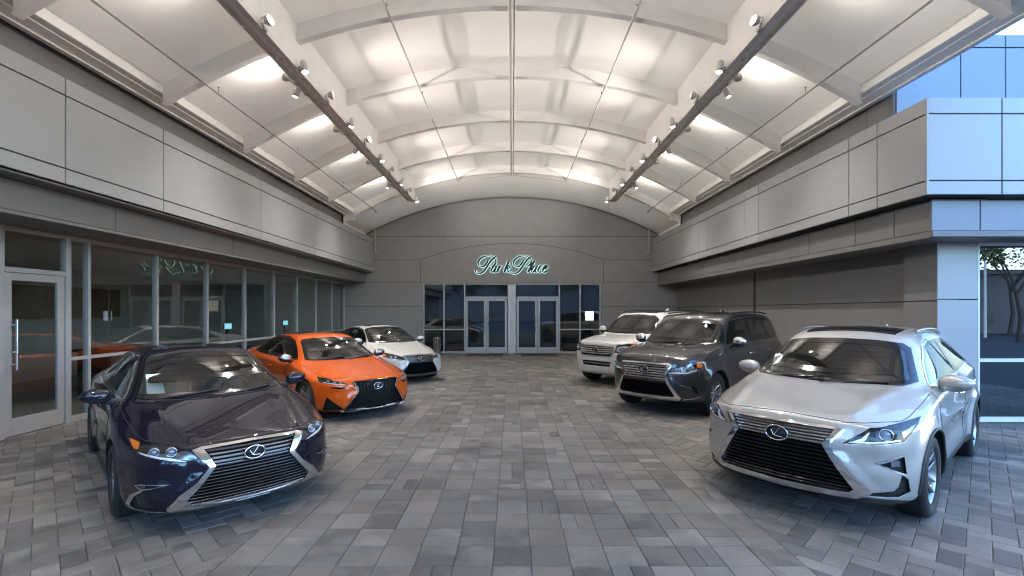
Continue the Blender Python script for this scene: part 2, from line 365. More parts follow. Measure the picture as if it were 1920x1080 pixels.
MB().box((.352, -.9, .08), (.37, -.02, .9)).box((.352, .02, .08), (.37, .9, .9)).build('front_panel', M['wood_l'], t)
t = thing('wall_cabinet', 'tan wall cabinet hanging behind the left glass wall', 'cabinet', (-12.68, 13.2, 1.7))
MB().box((-.2, -1.8, 0), (.2, 1.8, .85)).build('case', M['wood_l'], t, .01)
MB().box((.205, -1.78, .03), (.222, -.61, .82)).box((.205, -.59, .03), (.222, .59, .82)).box((.205, .61, .03), (.222, 1.78, .82)).build('cabinet_door', M['wood_l'], t)
for i, (x, y_, z, lab) in enumerate(((-9.0, 14.9, 1.22, 'small blue lit monitor inside the left glass wall, nearer to the camera'), (-9.3, 19.3, 1.22, 'small blue lit monitor inside the left glass wall, nearest the back wall'))):
    t = thing('monitor', lab, 'monitor', (x, y_, 0), R(75), 'monitors inside the left wing')
    MB().box((-.15, -.02, z+.08), (.15, .02, z+.29)).box((-.03, .02, z-.2), (.03, .05, z+.1)).box((-.6, -.35, .72), (.6, .35, .76)).box((-.55, -.3, 0), (-.5, .3, .72)).box((.5, -.3, 0), (.55, .3, .72)).box((-.15, -.1, .76), (.15, .12, .775)).box((-.02, .0, .775), (.02, .04, z-.1)).build('stand', M['black'], t)
    MB().box((-.13, -.026, z+.1), (.13, -.021, z+.27)).build('display', M['screen'], t)
# ---- back entrance wing
BW = thing('entrance_wing', 'grey arched entrance wall with glass double doors at the far end', 'building', (0, YB, 0))
arch_e, arch_x = 5.09, 6.17
RW = (arch_x**2+(arch_e-3.6)**2)/(2*(arch_e-3.6))
def wall_top(x): return Z(arch_e-RW+math.sqrt(RW*RW-min(abs(x), arch_x+.4)**2)) if abs(x) < arch_x+.4 else Z(3.35)
OX, OZ = 3.97, Z(1.235)
m = MB(); xs = sorted(set([-7.6, 7.6, -OX, OX]+[-7.0+.25*i for i in range(57)]))
for a, b in zip(xs, xs[1:]):
    z0 = OZ if (a >= -OX-1e-6 and b <= OX+1e-6) else -.01
    v = [(a, YB, z0), (b, YB, z0), (b, YB, wall_top(b)), (a, YB, wall_top(a))]; m.add(v, [(0, 1, 2, 3)])
m.add([(-OX, YB, OZ), (OX, YB, OZ), (OX, YB+.25, OZ), (-OX, YB+.25, OZ)], [(0, 1, 2, 3)])
for s in (-OX, OX): m.add([(s, YB, 0), (s, YB+.25, 0), (s, YB+.25, OZ), (s, YB, OZ)], [(0, 1, 2, 3)])
PB(m.build('wall', M['stucco']), BW)
PB(MB().box((-7.6, YB+.02, 4.9), (7.6, YB+.2, 7.6)).box((-7.6, YB+.2, 4.6), (7.6, YB+6.2, 4.8)).build('roof', M['band']), BW)
m = MB(); yj = YB-.002; w = .013
def hj(x0, x1, z): m.box((x0, yj, z-w), (x1, YB+.002, z+w))
def vj(x, z0, z1): m.box((x-w, yj, z0), (x+w, YB+.002, z1))
hj(-6.4, 6.4, Z(3.32)); 
for s in (-1, 1):
    lo, hi = sorted((s*4.06, s*6.5)); hj(lo, hi, Z(2.29)); hj(*sorted((s*4.06, s*7.3)), Z(1.30)); hj(*sorted((s*OX, s*7.4)), Z(.21)); vj(s*4.06, Z(1.25), Z(2.29))
pts = [( -4.06+8.12*i/40) for i in range(41)]; ra = (4.06**2+.72**2)/(2*.72)
for a, b in zip(pts, pts[1:]):
    za, zb = [Z(3.02-ra+math.sqrt(ra*ra-q*q)) for q in (a, b)]
    m.add([(a, yj, za-w), (b, yj, zb-w), (b, yj, zb+w), (a, yj, za+w)], [(0, 1, 2, 3)])
PB(m.build('wall_reveal', M['stucco_joint']), BW)
# arched trim line along the top
m = MB(); 
for a, b in zip([-6.4+12.8*i/60 for i in range(60)], [-6.4+12.8*(i+1)/60 for i in range(60)]):
    za, zb = wall_top(a), wall_top(b)
    m.add([(a, YB-.05, za-.07), (b, YB-.05, zb-.07), (b, YB-.05, zb), (a, YB-.05, za), (a, YB-.003, za-.07), (b, YB-.003, zb-.07)], [(0, 1, 2, 3), (0, 1, 5, 4)])
PB(m.build('arch_trim', M['band']), BW)
YS = YB+.12                                         # storefront plane
def sf(name, x0, x1, z0, z1, par=BW, mt='alu', d=.05):
    return MB().box((x0, YS-d, z0), (x1, YS+d, z1))
fm = MB(); ztop = Z(1.19); zdoor = Z(.62); ztr = Z(-.80)
fm.box((-OX+.003, YS-.06, ztop), (OX-.003, YS+.06, OZ-.003))
for x in (-3.93, -3.03, -2.11, 2.11, 3.03, 3.93): fm.box((x-.03, YS-.05, 0), (x+.03, YS+.05, ztop-.001))
for s in (-1, 1):
    a, b = sorted((s*2.14, s*3.90)); fm.box((a, YS-.048, ztr-.025), (b, YS+.048, ztr+.025)); fm.box((a, YS-.048, 0), (b, YS+.048, .09)); 
    a, b = sorted((s*.2, s*2.08)); fm.box((a, YS-.048, zdoor-.045), (b, YS+.048, zdoor+.045))
PB(fm.build('storefront_frame', M['alu'], bevel=.003), BW)
M['pilaster'] = mat('pale_metal_mullion_cover', (.60, .60, .63), .35, .1)
PB(MB().box((-.19, YS-.12, 0), (.17, YS+.05, ztop-.002)).build('centre_mullion', M['pilaster'], bevel=.01), BW)
for (x0, x1, z0, z1) in [(-3.9, -3.06, ztr+.025, ztop), (-3.0, -2.14, ztr+.025, ztop), (-3.9, -3.06, .09, ztr-.025), (-3.0, -2.14, .09, ztr-.025),
                         (3.06, 3.9, ztr+.025, ztop), (2.14, 3.0, ztr+.025, ztop), (3.06, 3.9, .09, ztr-.025), (2.14, 3.0, .09, ztr-.025), (-2.08, -.2, zdoor+.045, ztop), (.2, 2.08, zdoor+.045, ztop)]:
    p = MB().add([(x0, YS, z0), (x1, YS, z0), (x1, YS, z1), (x0, YS, z1)], [(0, 1, 2, 3)]).build('window_pane', M['glass_dark'])
    orient(p, (0, -1, 0)); PB(p, BW)
for u0, u1, hu in ((-2.07, -1.16, -1.24), (-1.14, -.22, -1.06), (.20, 1.13, 1.05), (1.15, 2.07, 1.23)):
    glass_door('door', PY(YS), u0, u1, zdoor-.05, BW, 1, hu, M['glass_dark'], (.95, 1.65), .1)
for s, lab in ((-1, 'dark doormat before the left pair of entrance doors'), (1, 'dark doormat before the right pair of entrance doors')):
    o = MB().box((s*1.15-.75, YB-1.25, .002), (s*1.15+.75, YB-.25, .016)).build('doormat', M['mat_'], bevel=.004); tag(o, lab, 'doormat', 'doormats at the entrance')
# interior lobby
m = MB(); m.box((-5, YB+6, 0), (5, YB+6.1, 3.3)).box((-5.1, YB+.2, 0), (-5, YB+6, 3.3)).box((5, YB+.2, 0), (5.1, YB+6, 3.3)); PB(m.build('interior_wall', M['inwall']), BW)
PB(MB().box((-5, YB+.26, 3.11), (5, YB+6, 3.15)).build('interior_ceiling', M['inceil']), BW)
PB(MB().box((-5, YB+.2, -.015), (5, YB+6, .002)).build('interior_floor', M['infloor']), BW)
M['scr2'] = mat('bright_screen', (.5, .7, .8), .3, emit=(.75, .92, 1), estr=1.3)
t = thing('display_screen', 'bright lit display screen behind the rightmost entrance window', 'screen', (3.55, YB+.62, 0))
MB().box((-.22, 0, 1.44), (.2, .04, 1.90)).box((-.02, .04, .05), (.02, .07, 1.6)).box((-.2, -.1, 0), (.2, .2, .05)).build('stand', M['black'], t)
MB().box((-.2, -.006, 1.46), (.18, -.001, 1.88)).build('display', M['scr2'], t)
t = thing('lounge_chair', 'grey patterned lounge chair behind the right entrance window', 'chair', (2.75, YB+.95, 0))
M['uphol'] = mat('patterned_grey_fabric', (.22, .22, .22), .9, noise=.6, nscale=22)
MB().box((-.36, -.33, .2), (.36, .36, .45)).build('seat', M['uphol'], t, .05)
MB().box((-.36, .2, .45), (.36, .36, .85)).build('backrest', M['uphol'], t, .06)
for s in (-1, 1):
    MB().box((s*.36-.05, -.33, .2), (s*.36+.05, .34, .62)).build('armrest', M['uphol'], t, .03)
    for q in (-.28, .3): MB().tube([(s*.32, q, 0), (s*.32, q, .22)], .02).build('leg', M['black'], t)
# ---- right wing
RWg = thing('service_wing', 'wing on the right with silver panels over a blank grey wall and corner window', 'building', (7, 9, 0))
YC = 7.07; XR = 6.26
m = panels(MB(), PX(XR, -1), [YC+.03, 8.04, 8.72, 11.9, 12.6, 15.05, 15.75, 18.3, YB], FZ)
panels(m, PY(YC+.03), [XR, 7.36, 8.6, 10.4], FZ)
m.box((XR-.03, YC, FZ[0]), (XR+.004, YC+.034, FZ[3]))
m.box((XR, YC+.04, FZ[3]-.02), (10.4, 8.2, FZ[3]-.004)); m.box((XR+.002, 8.2, FZ[3]-.02), (6.75, YB, FZ[3]-.004))
m.box((XR+.004, YC+.035, FZ[0]+.005), (10.4, 8.0, FZ[0]+.03), 1); m.box((XR+.004, 8.0, FZ[0]+.005), (7.45, YB, FZ[0]+.03), 1)
PB(m.build('fascia', [M['acm'], M['joint']]), RWg)
m = panels(MB(), PX(6.52, -1), [7.31, 8.0, 8.9, 10.3, 13.2, 16.3, YB-.002], [Z(1.25), Z(1.72)], .014)
PB(m.build('soffit_band', [M['band'], M['joint']]), RWg)
m = panels(MB(), PY(7.31), [6.49, 7.24, 8.6, 10.4], [Z(1.25), Z(1.72)], .014)
PB(m.build('front_band', [M['acm_blue'], M['joint']]), RWg)
m = MB().box((6.53, 7.32, Z(1.722)), (7.4, YB-.01, Z(1.75))).box((6.535, 7.33, Z(1.15)), (7.35, YB-.01, Z(1.4))).box((7.35, 7.33, Z(1.15)), (10.4, 7.9, Z(1.4))).box((6.497, 7.31, Z(1.15)), (6.534, YB-.01, Z(1.247))).box((6.5, 7.27, Z(1.16)), (10.4, 7.31, Z(1.246)))
PB(m.build('soffit', M['band']), RWg)
m = MB().box((7.32, 8.56, -.01), (7.5, YB-.003, Z(1.149))); m.box((7.12, 7.90, -.01), (7.5, 8.56, Z(1.149)))
PB(m.build('wall', M['stucco_r']), RWg)
m = MB(); m.box((7.316, 8.56, Z(.18)-.011), (7.324, YB-.003, Z(.18)+.011)); m.box((7.116, 7.89, Z(.18)-.011), (7.13, 8.563, Z(.18)+.011)); m.box((7.30, 14.15, 0), (7.325, 14.24, Z(1.149)))
PB(m.build('wall_reveal', M['joint']), RWg)
m = panels(MB(), PY(7.91), [7.12, 7.80], [0, Z(.2), Z(1.16)], .016)
PB(m.build('corner_column', [M['acm'], M['joint']]), RWg)
f = MB(); yq = 7.92; f.box((7.80, yq-.05, Z(1.10)), (10.4, yq+.05, Z(1.15))); f.box((7.805, yq-.05, 0.02), (10.4, yq+.06, .10)); f.box((7.80, yq-.045, Z(-.845)), (10.4, yq+.045, Z(-.79))); f.box((7.80, yq-.04, .1), (7.83, yq+.04, Z(1.10))); f.box((9.3, yq-.045, .1), (9.36, yq+.045, Z(1.1)))
w_ = PB(f.build('window', mat('white_window_frame', (.72, .73, .74), .4)), RWg)
p = MB().add([(7.83, yq, .1), (10.4, yq, .1), (10.4, yq, Z(-.845)), (7.83, yq, Z(-.845)), (7.83, yq, Z(-.79)), (10.4, yq, Z(-.79)), (10.4, yq, Z(1.10)), (7.83, yq, Z(1.10))], [(0, 1, 2, 3), (4, 5, 6, 7)]).build('pane', glass_mat('mirror_glass', (.10, .13, .13), 2.5))
orient(p, (0, -1, 0))
PB(p, w_); p.matrix_parent_inverse = Matrix.Identity(4); p.parent = w_
PB(MB().box((7.5, 13, -.01), (10.5, 13.1, 3)).box((10.45, 7.9, 0), (10.55, 13, 3)).box((7.5, 8.0, 3.0), (10.5, 13, 3.02)).build('interior_wall', M['inwall']), RWg)
PB(MB().box((6.7, 8.2, 5.3), (11.5, YB+.1, 5.5)).build('roof', M['band']), RWg)
# upper block
m = panels(MB(), PY(8.13), [6.62, 7.72, 8.49, 9.3, 10.4, 11.5], [FZ[3]-.03, Z(4.54), Z(4.76)], .016)
PB(m.build('upper_storey', [M['acm_blue'], M['joint']]), RWg)
m = panels(MB(), PX(6.62, -1), [8.13, 8.75, 10.4, 13, 16, YB], [FZ[3]-.03, Z(4.76)], .012); m.box((6.63, 8.14, Z(4.75)), (11.5, YB, Z(4.77)))
PB(m.build('parapet', [M['band'], M['joint']]), RWg)
# ================================================================= CANOPY
CN = thing('canopy', 'large white vaulted canopy with curved ribs arching over the whole forecourt', 'canopy', (0, 8, 7.4))
def zc(x): return Z(5.66-12.22+math.sqrt(12.22**2-x*x))
def zr(x): return Z(5.37-11.9+math.sqrt(11.9**2-min(abs(x), 6.5)**2))
Y0, Y1 = -7.5, 18.30  # rear end out of view, extended past the camera to cut sky light
def strip(mb, xs, fa, ya, fb, yb, mi=0, smooth=True):
    n = len(xs); mb.add([(x, ya, fa(x)) for x in xs]+[(x, yb, fb(x)) for x in xs], [(i, i+1, n+i+1, n+i) for i in range(n-1)], mi, smooth)
RY = [18.30-2.49*k for k in range(11)]
def lin(a, b, n): return [a+(b-a)*i/n for i in range(n+1)]
m = MB()
for (a, b) in ((-6.15, -4.05), (-3.79, 3.79), (4.05, 6.15)):
    xs = lin(a, b, 24 if b-a > 3 else 10)
    for y1, y0 in zip([Y1]+RY[1:], RY[1:]+[Y0]):
        ys = lin(y0, y1, 6)
        for ya, yb in zip(ys, ys[1:]):
            def sag(yy): 
                t = (yy-y0)/(y1-y0); return -.035*math.sin(math.pi*max(0, min(1, t)))
            strip(m, xs, lambda x, yy=ya: zc(x)+sag(yy)*math.sin(math.pi*(x-a)/(b-a)), ya, lambda x, yy=yb: zc(x)+sag(yy)*math.sin(math.pi*(x-a)/(b-a)), yb)
PB(m.build('ceiling_membrane', M['membrane']), CN)
m = MB(); xs = lin(-6.5, 6.5, 64); ys = lin(Y1, YB+.03, 5)
for ya, yb in zip(ys, ys[1:]):
    def ff(yy):
        t = (yy-Y1)/(YB-Y1); return lambda x: (1-t)*zr(x)+t*(wall_top(x)+.01)
    strip(m, xs, ff(ya), ya, ff(yb), yb)
PB(m.build('end_soffit', M['membrane']), CN)
for y in RY:
    for (a, b) in ((-6.15, -4.05), (-3.79, 3.79), (4.05, 6.15)):
        m = MB(); xs = lin(a, b, 28 if b-a > 3 else 10); n = len(xs); t = .045; fl = .07
        pr = [(y-t, 0, 1), (y-t, 1, 0), (y-fl, 1, 0), (y-fl, 1, -.02), (y+fl, 1, -.02), (y+fl, 1, 0), (y+t, 1, 0), (y+t, 0, 1)]
        vs = []
        for x in xs:
            for yy, w_r, d_ in pr: vs.append((x, yy, (zr(x)+(.02 if d_ == 0 else 0)) if w_r else zc(x)+.02))
        k = len(pr); m.add(vs, [(i*k+j, i*k+j+1, (i+1)*k+j+1, (i+1)*k+j) for i in range(n-1) for j in range(k-1)], 0, False)
        PB(m.build('rib', M['rib']), CN)
for s in (-1, 1):
    m = MB(); x0, x1 = sorted((s*3.79, s*4.05)); m.box((x0, Y0, Z(4.36)), (x1, 18.35, Z(5.2)))
    b = PB(m.build('beam', M['rib'], bevel=.01), CN)
    m = MB(); q0, q1 = sorted((s*3.775, s*4.065))
    m.box((q0, Y0+.01, Z(4.29)), (q1, 18.42, Z(4.358))); m.box((q0, Y0+.01, Z(4.275)), (q0+.03, 18.42, Z(4.29))); m.box((q1-.03, Y0+.01, Z(4.275)), (q1, 18.42, Z(4.29)))
    for dx in (.06, .09, -.05): m.tube([(s*3.92+dx*s, Y0+.1, Z(4.28)), (s*3.92+dx*s, 18.2, Z(4.28))], .008, 6)
    c = m.build('lighting_channel', M['channel']); c.parent = b
    # rim
    m = MB(); P_ = [(6.15, 4.03), (6.15, 3.84), (6.17, 3.83), (6.26, 3.815), (6.265, 3.80), (6.42, 3.765), (6.47, 3.77), (6.50, 3.83), (6.50, 4.25)]
    ys_ = (Y0, YB-.03) if s < 0 else (Y0, YB-.03)
    vs = [(s*x, yy, Z(e)) for yy in ys_ for x, e in P_]; k = len(P_)
    m.add(vs, [(i, i+1, k+i+1, k+i) for i in range(k-1)]); PB(m.build('rim', M['rib']), CN)
    PB(MB().box((s*6.49, Y0 if s < 0 else 8.2, Z(4.22)), (s*7.1, YB+.1, Z(4.26))).build('sky_light_block', M['channel']), CN)  # added strip over the rim gap, blocks sky light leaking down
    PB(MB().box((s*6.492, 18.25, Z(3.3)), (s*6.54, YB+.02, Z(4.0))).box((s*6.1, 18.325, Z(3.55)), (s*6.49, 18.345, Z(4.0))).build('end_gap_plate', M['rib']), CN)  # added plates shut off sky light showing through at the soffit end
    # grey drip edge under the rim
    PB(MB().box((s*6.43, Y0, Z(3.735)), (s*6.52, YB-.03, Z(3.765))).build('drip_edge', M['channel']), CN)
m = MB(); xs = lin(-6.5, 6.5, 40)
m.add([(x, Y0-.01, zc(x)+.22) for x in xs]+[(x, Y0-.01, zr(x)-.02 if abs(x) < 6.2 else Z(3.77)) for x in xs], [(i, i+1, len(xs)+i+1, len(xs)+i) for i in range(len(xs)-1)])
PB(m.build('front_gable', M['acm']), CN)
# pipes
def wobble(pts): return pts
o = MB().tube([(-.03, Y0+.2, zr(0)-.06), (-.03, 18.35, zr(0)-.06)], .032, 8).tube([(.045, Y0+.2, zr(0)-.05), (.045, 18.3, zr(0)-.05)], .018, 6).build('ridge_pipe', M['pipe']); tag(o, 'pale pipe running along the middle of the vaulted ceiling', 'pipe')
for s, nm in ((-1, 'left'), (1, 'right')):
    x = s*2.13; z = zr(2.13)-.04
    m = MB().tube([(x, Y0+.2, z), (x, 18.6, z)], .019, 8).tube([(x, 18.6, z), (s*.06, 18.35, zr(0)-.06)], .014, 6)
    o = m.build('sprinkler_pipe', M['pipe']); tag(o, 'inner sprinkler pipe in the middle bay, just %s of the ridge pipe' % nm, 'sprinkler pipe', 'sprinkler pipes under the canopy')
    for yy in [1.6+3.2*i for i in range(6)]:
        q = MB().tube([(x, yy, z+.01), (x, yy, z+.07)], .008, 6).lathe([(0, .085), (.02, .08), (.02, .07), (0, .065)], 10, (x, yy, z)).build('sprinkler_head', M['pipe_dark']); q.parent = o
    x = s*5.42; z = zr(5.42)-.03
    m = MB().tube([(x, Y0+.2, z), (x, 18.9, z-.03)], .017, 8, 0)
    o2 = m.build('sprinkler_pipe', M['pipe_dark']); tag(o2, 'outer sprinkler pipe in the %s side bay of the canopy' % nm, 'sprinkler pipe', 'sprinkler pipes under the canopy')
    yv = YB-.16; m = MB().tube([(x, 18.9, z-.03), (s*5.75, 18.95, z-.05), (s*6.03, yv, Z(4.42)), (s*6.03, yv, Z(2.62))], .022, 8).tube([(s*6.03, yv, Z(2.66)), (s*6.03, yv, Z(2.6)), (s*5.93, yv, Z(2.6))], .04, 8)
    q = m.build('drop_pipe', M['pipe']); q.parent = o2
    for yy in [2.3+3.2*i for i in range(6)]:
        q = MB().tube([(x, yy, z+.01), (x, yy, z+.1)], .008, 6).lathe([(0, .115), (.02, .11), (.02, .1), (0, .095)], 10, (x, yy, z)).build('sprinkler_head', M['pipe_dark']); q.parent = o2
# ================================================================= LAMPS
FLOOD_W, OUT_W, CYL_W = 84, 32, 106
ORD = ['nearest', 'second', 'third', 'fourth', 'fifth', 'sixth', 'seventh', 'eighth']
def aim(d): return Vector(d).to_track_quat('-Z', 'Y')
def mk_light(name, loc, d, w, ang, blend, parent, col=(1, .95, .90)):
    l = bpy.data.lights.new(name, 'SPOT'); l.energy = w; l.spot_size = R(ang); l.spot_blend = blend; l.shadow_soft_size = .05; l.color = col
    o = bpy.data.objects.new(name, l); link(o); o.rotation_euler = aim(d).to_euler(); o.location = loc
    return o
def proto_lamp(kind):
    bd, ln, yk = MB(), MB(), MB()
    if kind == 'flood':
        bd.lathe([(0, .1), (.05, .1), (.085, .06), (.1, .0), (.1, -.03), (.09, -.03), (.085, -.015), (0, -.015)], 20)
        ln.lathe([(0, -.018), (.084, -.02)], 20)
        yk.tube([(.11, 0, .0), (.125, 0, .08), (.0, 0, .16), (-.125, 0, .08), (-.11, 0, 0)], .009, 6)
    else:
        bd.lathe([(0, .14), (.06, .14), (.072, .125), (.072, -.13), (.064, -.13), (.062, -.11), (0, -.11)], 20)
        ln.lathe([(0, -.112), (.061, -.114)], 20)
        yk.tube([(.078, 0, .0), (.10, 0, .06), (.0, 0, .19), (-.10, 0, .06), (-.078, 0, 0)], .009, 6)
    for b_ in (bd, ln, yk): b_.v = [(v[0]*.78, v[1]*.78, v[2]*.78) for v in b_.v]
    return bd, ln, yk
PROTO = {}
for kind in ('flood', 'cylinder'):
    bd, ln, yk = proto_lamp(kind)
    PROTO[kind] = [(n_, b_.build(n_, m_)) for n_, b_, m_ in (('housing', bd, M['lampbody']), ('lens', ln, M['lens']), ('yoke', yk, M['lampbody']))]
used = set()
def lamp(kind, x, y, z, d, w, ang, label, grp, anchor):
    t = thing('floodlight' if kind == 'flood' else 'spotlight', label, 'floodlight' if kind == 'flood' else 'spotlight', (x, y, z), 0, grp)
    e = aim(d)
    for n_, o in PROTO[kind]:
        c = o if (kind, n_) not in used else o.copy()
        if (kind, n_) in used: C.objects.link(c)
        used.add((kind, n_)); c.parent = t; c.rotation_euler = e.to_euler()
    dv = Vector(d).normalized(); off = .025 if kind == 'flood' else .10
    l = mk_light('lamp_light', dv*off*1.0, d, w, ang, 1.0, t); l.parent = t
    # stem clamped to the channel
    A = Vector(anchor)-Vector((x, y, z)); back = -dv*.12
    s_ = MB().tube([A, A*.5+back*.5+Vector((0, 0, -.03)), back], .012, 6).box(A-Vector((.03, .05, .025)), A+Vector((.03, .05, .03))).build('bracket', M['lampbody']); s_.parent = t
def side(s): return 'left' if s < 0 else 'right'
ZB = Z(4.30)
for s in (-1, 1):
    for i in range(5):
        y = 7.05+2.45*i
        lamp('flood', s*3.63, y, ZB+.06, (-s*.94, .75 if i == 4 else (-.2, .25)[i % 2], .16), FLOOD_W, 105, '%s inner floodlight from the camera along the %s beam, tilted across the vault' % (ORD[i], side(s)), 'floodlights along the beams', (s*3.77, y+.12, ZB))
        y = 8.27+2.45*i
        lamp('cylinder', s*3.65, y, ZB-.01, ((s*.12, -.10, -1) if i % 2 else (-s*.22, -.12, -1)), CYL_W, 95, '%s inner cylinder spotlight from the camera along the %s beam, pointing down' % (ORD[i], side(s)), 'cylinder spotlights along the beams', (s*3.77, y+.1, ZB))
        y = 6.3+2.49*i
        lamp('flood', s*4.22, y, ZB+.07, (s*.8, .35 if i == 4 else .05, .55), OUT_W, 125, '%s outer floodlight from the camera along the %s beam, lighting the side bay' % (ORD[i], side(s)), 'floodlights along the beams', (s*4.07, y+.1, ZB))
    for i in range(3):
        y = 9.2+3.4*i
        lamp('cylinder', s*4.20, y, ZB-.02, (s*.32, -.05, -1), CYL_W, 95, '%s outer cylinder spotlight from the camera along the %s beam, pointing down' % (ORD[i], side(s)), 'cylinder spotlights along the beams', (s*4.07, y+.1, ZB))
# lamps that hang above and behind the camera, out of the picture, same rows going on
BACK = []
for s in (-1, 1):
    for y in (4.6, 2.1, -.4):
        lamp('flood', s*3.63, y, ZB+.06, (-s*.94, -.1, .16), FLOOD_W, 105, 'inner floodlight on the %s beam beyond the picture top, %.1f m along' % (side(s), y+5), 'floodlights along the beams', (s*3.77, y+.12, ZB))
        lamp('flood', s*4.22, y-.8, ZB+.07, (s*.8, .05, .55), OUT_W, 125, 'outer floodlight on the %s beam beyond the picture top, %.1f m along' % (side(s), y+5), 'floodlights along the beams', (s*4.07, y-.7, ZB))
    for y in (5.8, 3.3, .8):
        lamp('cylinder', s*3.65, y, ZB-.01, (s*.05, .2 if y > 2 else .1, -1), CYL_W, 95, 'cylinder spotlight on the %s beam beyond the picture top, %.1f m along' % (side(s), y+5), 'cylinder spotlights along the beams', (s*3.77, y+.1, ZB))
# loose cables in the channels
for s in (-1, 1):
    m = MB()
    for i in range(7):
        y = 5.9+1.75*i; q = random.uniform(-.02, .02)
        m.tube([(s*3.86, y, ZB+.05), (s*3.87, y+.12, ZB-.05+q), (s*3.95, y+.26, ZB-.08), (s*4.0, y+.4, ZB-.03), (s*3.98, y+.55, ZB+.04)], .009, 6)
        m.box((s*3.92-.035, y+.3, ZB-.02), (s*3.92+.035, y+.42, ZB+.03))
    tag(m.build('lighting_cable', M['lampbody']), 'loose cable and clips hanging in the channel of the %s beam' % side(s), 'cable', 'cables in the lighting channels')
# ================================================================= SIGN
SG = thing('sign', 'halo lit dark script sign reading Park Place above the entrance doors', 'sign', (-.02, YB-.06, Z(2.0)))
PSTR = [([(150, 440), (140, 470), (170, 512), (240, 518), (320, 470), (385, 385), (440, 300), (500, 222), (560, 162), (605, 135)], 1),
        ([(385, 285), (350, 335), (290, 365), (235, 352), (202, 305), (208, 245), (260, 180), (340, 138), (430, 122), (510, 136), (570, 175), (598, 235), (585, 300), (545, 342), (495, 350), (460, 335)], 1),
        ([(425, 210), (405, 260), (385, 290)], 1)]
def sh(st, dx): return [([(x+dx, y) for x, y in p], q) for p, q in st]
ASTR = [([(605, 352), (560, 350), (515, 405), (488, 465), (510, 488), (545, 465), (585, 405)], .9), ([(618, 345), (590, 405), (565, 465), (575, 488), (600, 478)], 1.2)]
LET = sh(PSTR, 0)+ASTR+[([(685, 345), (665, 395), (640, 450), (622, 490)], 1.3), ([(655, 415), (690, 365), (715, 350), (742, 362)], .9)] \
    + [([(893, 238), (860, 310), (820, 400), (785, 490)], 1.3), ([(812, 425), (850, 375), (890, 340), (918, 345), (905, 385), (845, 408)], .9), ([(850, 405), (868, 445), (875, 485), (905, 478)], 1.1)] \
    + sh(PSTR, 793)+[([(1458, 240), (1420, 310), (1370, 400), (1328, 475), (1345, 492)], 1.4)]+sh(ASTR, 905)+[([(1640, 362), (1622, 345), (1585, 365), (1548, 430), (1545, 478), (1575, 490), (1615, 462)], 1.1)] \
    + [([(1655, 425), (1710, 400), (1750, 360), (1735, 335), (1695, 360), (1655, 430), (1655, 480), (1690, 490), (1735, 455)], 1.1)]
def catmull(p, n=7):
    out = []
    for i in range(len(p)-1):
        a, b, c, d = p[max(i-1, 0)], p[i], p[i+1], p[min(i+2, len(p)-1)]
        for k in range(n):
            t = k/n; out.append(tuple(.5*((2*b[j])+(-a[j]+c[j])*t+(2*a[j]-5*b[j]+4*c[j]-d[j])*t*t+(-a[j]+3*b[j]-3*c[j]+d[j])*t**3) for j in range(len(b))))
    out.append(tuple(p[-1])); return out
def stroke(mb, pts, q, grow, y0, y1):
    cs = catmull(pts); L_, R_ = [], []
    for i, c in enumerate(cs):
        a, b = cs[max(i-1, 0)], cs[min(i+1, len(cs)-1)]; dx, dy = b[0]-a[0], b[1]-a[1]; l = math.hypot(dx, dy) or 1; dx /= l; dy /= l
        th = abs(dx*-.5+dy*.86)**2; w = (7.5+14*th*q)*min(1, .6+.2*min(i, len(cs)-1-i))+grow
        for S_, sg in ((L_, 1), (R_, -1)): S_.append(((960-960+(880+(c[0]-dy*w*sg)/12-960)/42.25), (584-470-(c[1]+dx*w*sg)/12)/42.25+HE))
    n = len(cs); vs = [(x+.02, y0-YB+.06, z-Z(2.0)) for x, z in L_]+[(x+.02, y0-YB+.06, z-Z(2.0)) for x, z in R_]+[(x+.02, y1-YB+.06, z-Z(2.0)) for x, z in L_]+[(x+.02, y1-YB+.06, z-Z(2.0)) for x, z in R_]
    fs = []
    for i in range(n-1): fs += [(i, i+1, n+i+1, n+i), (2*n+i, 3*n+i, 3*n+i+1, 2*n+i+1), (i, 2*n+i, 2*n+i+1, i+1), (n+i, n+i+1, 3*n+i+1, 3*n+i)]
    fs += [(0, n, 3*n, 2*n), (n-1, 3*n-1, 4*n-1, 2*n-1)]
    mb.add(vs, fs)
a, b = MB(), MB()
for k, (p, q) in enumerate(LET): stroke(a, p, q, 0, YB-.10-.0007*k, YB-.055-.0005*k); stroke(b, p, q, 8.5, YB-.04-.0006*k, YB-.02-.0004*k)
a.build('lettering', mat('dark_teal_letter', (.012, .022, .028), .4), SG)
b.build('halo', mat('halo_light', (.5, .8, .8), .5, emit=(.62, .95, .90), estr=.33), SG)
# ================================================================= PLANTER
t = thing('planter', 'tall round brushed steel planter with green plant left of the entrance doors', 'planter', (-3.2, YB-.75, 0))
MB().lathe([(0, 0), (.13, 0), (.15, .02), (.17, .76), (.18, .78), (.165, .78), (.155, .74), (0, .74)], 28).build('pot', M['steel'], t)
m = MB(); rg = random.Random(5)
for i in range(70):
    a0, q = rg.uniform(0, 6.28), rg.uniform(.06, .2); h = rg.uniform(.08, .26); p = Vector((.1*math.cos(a0)*rg.random(), .1*math.sin(a0)*rg.random(), .74)); e = p+Vector((q*math.cos(a0), q*math.sin(a0), h)); mid = (p+e)/2+Vector((0, 0, .05)); w = Vector((-math.sin(a0), math.cos(a0), 0))*.014
    m.add([p-w*.4, p+w*.4, mid+w, e, mid-w], [(0, 1, 2, 3, 4)])
m.build('foliage', mat('planter_leaf', (.05, .13, .03), .6, noise=.3, nscale=12), t)
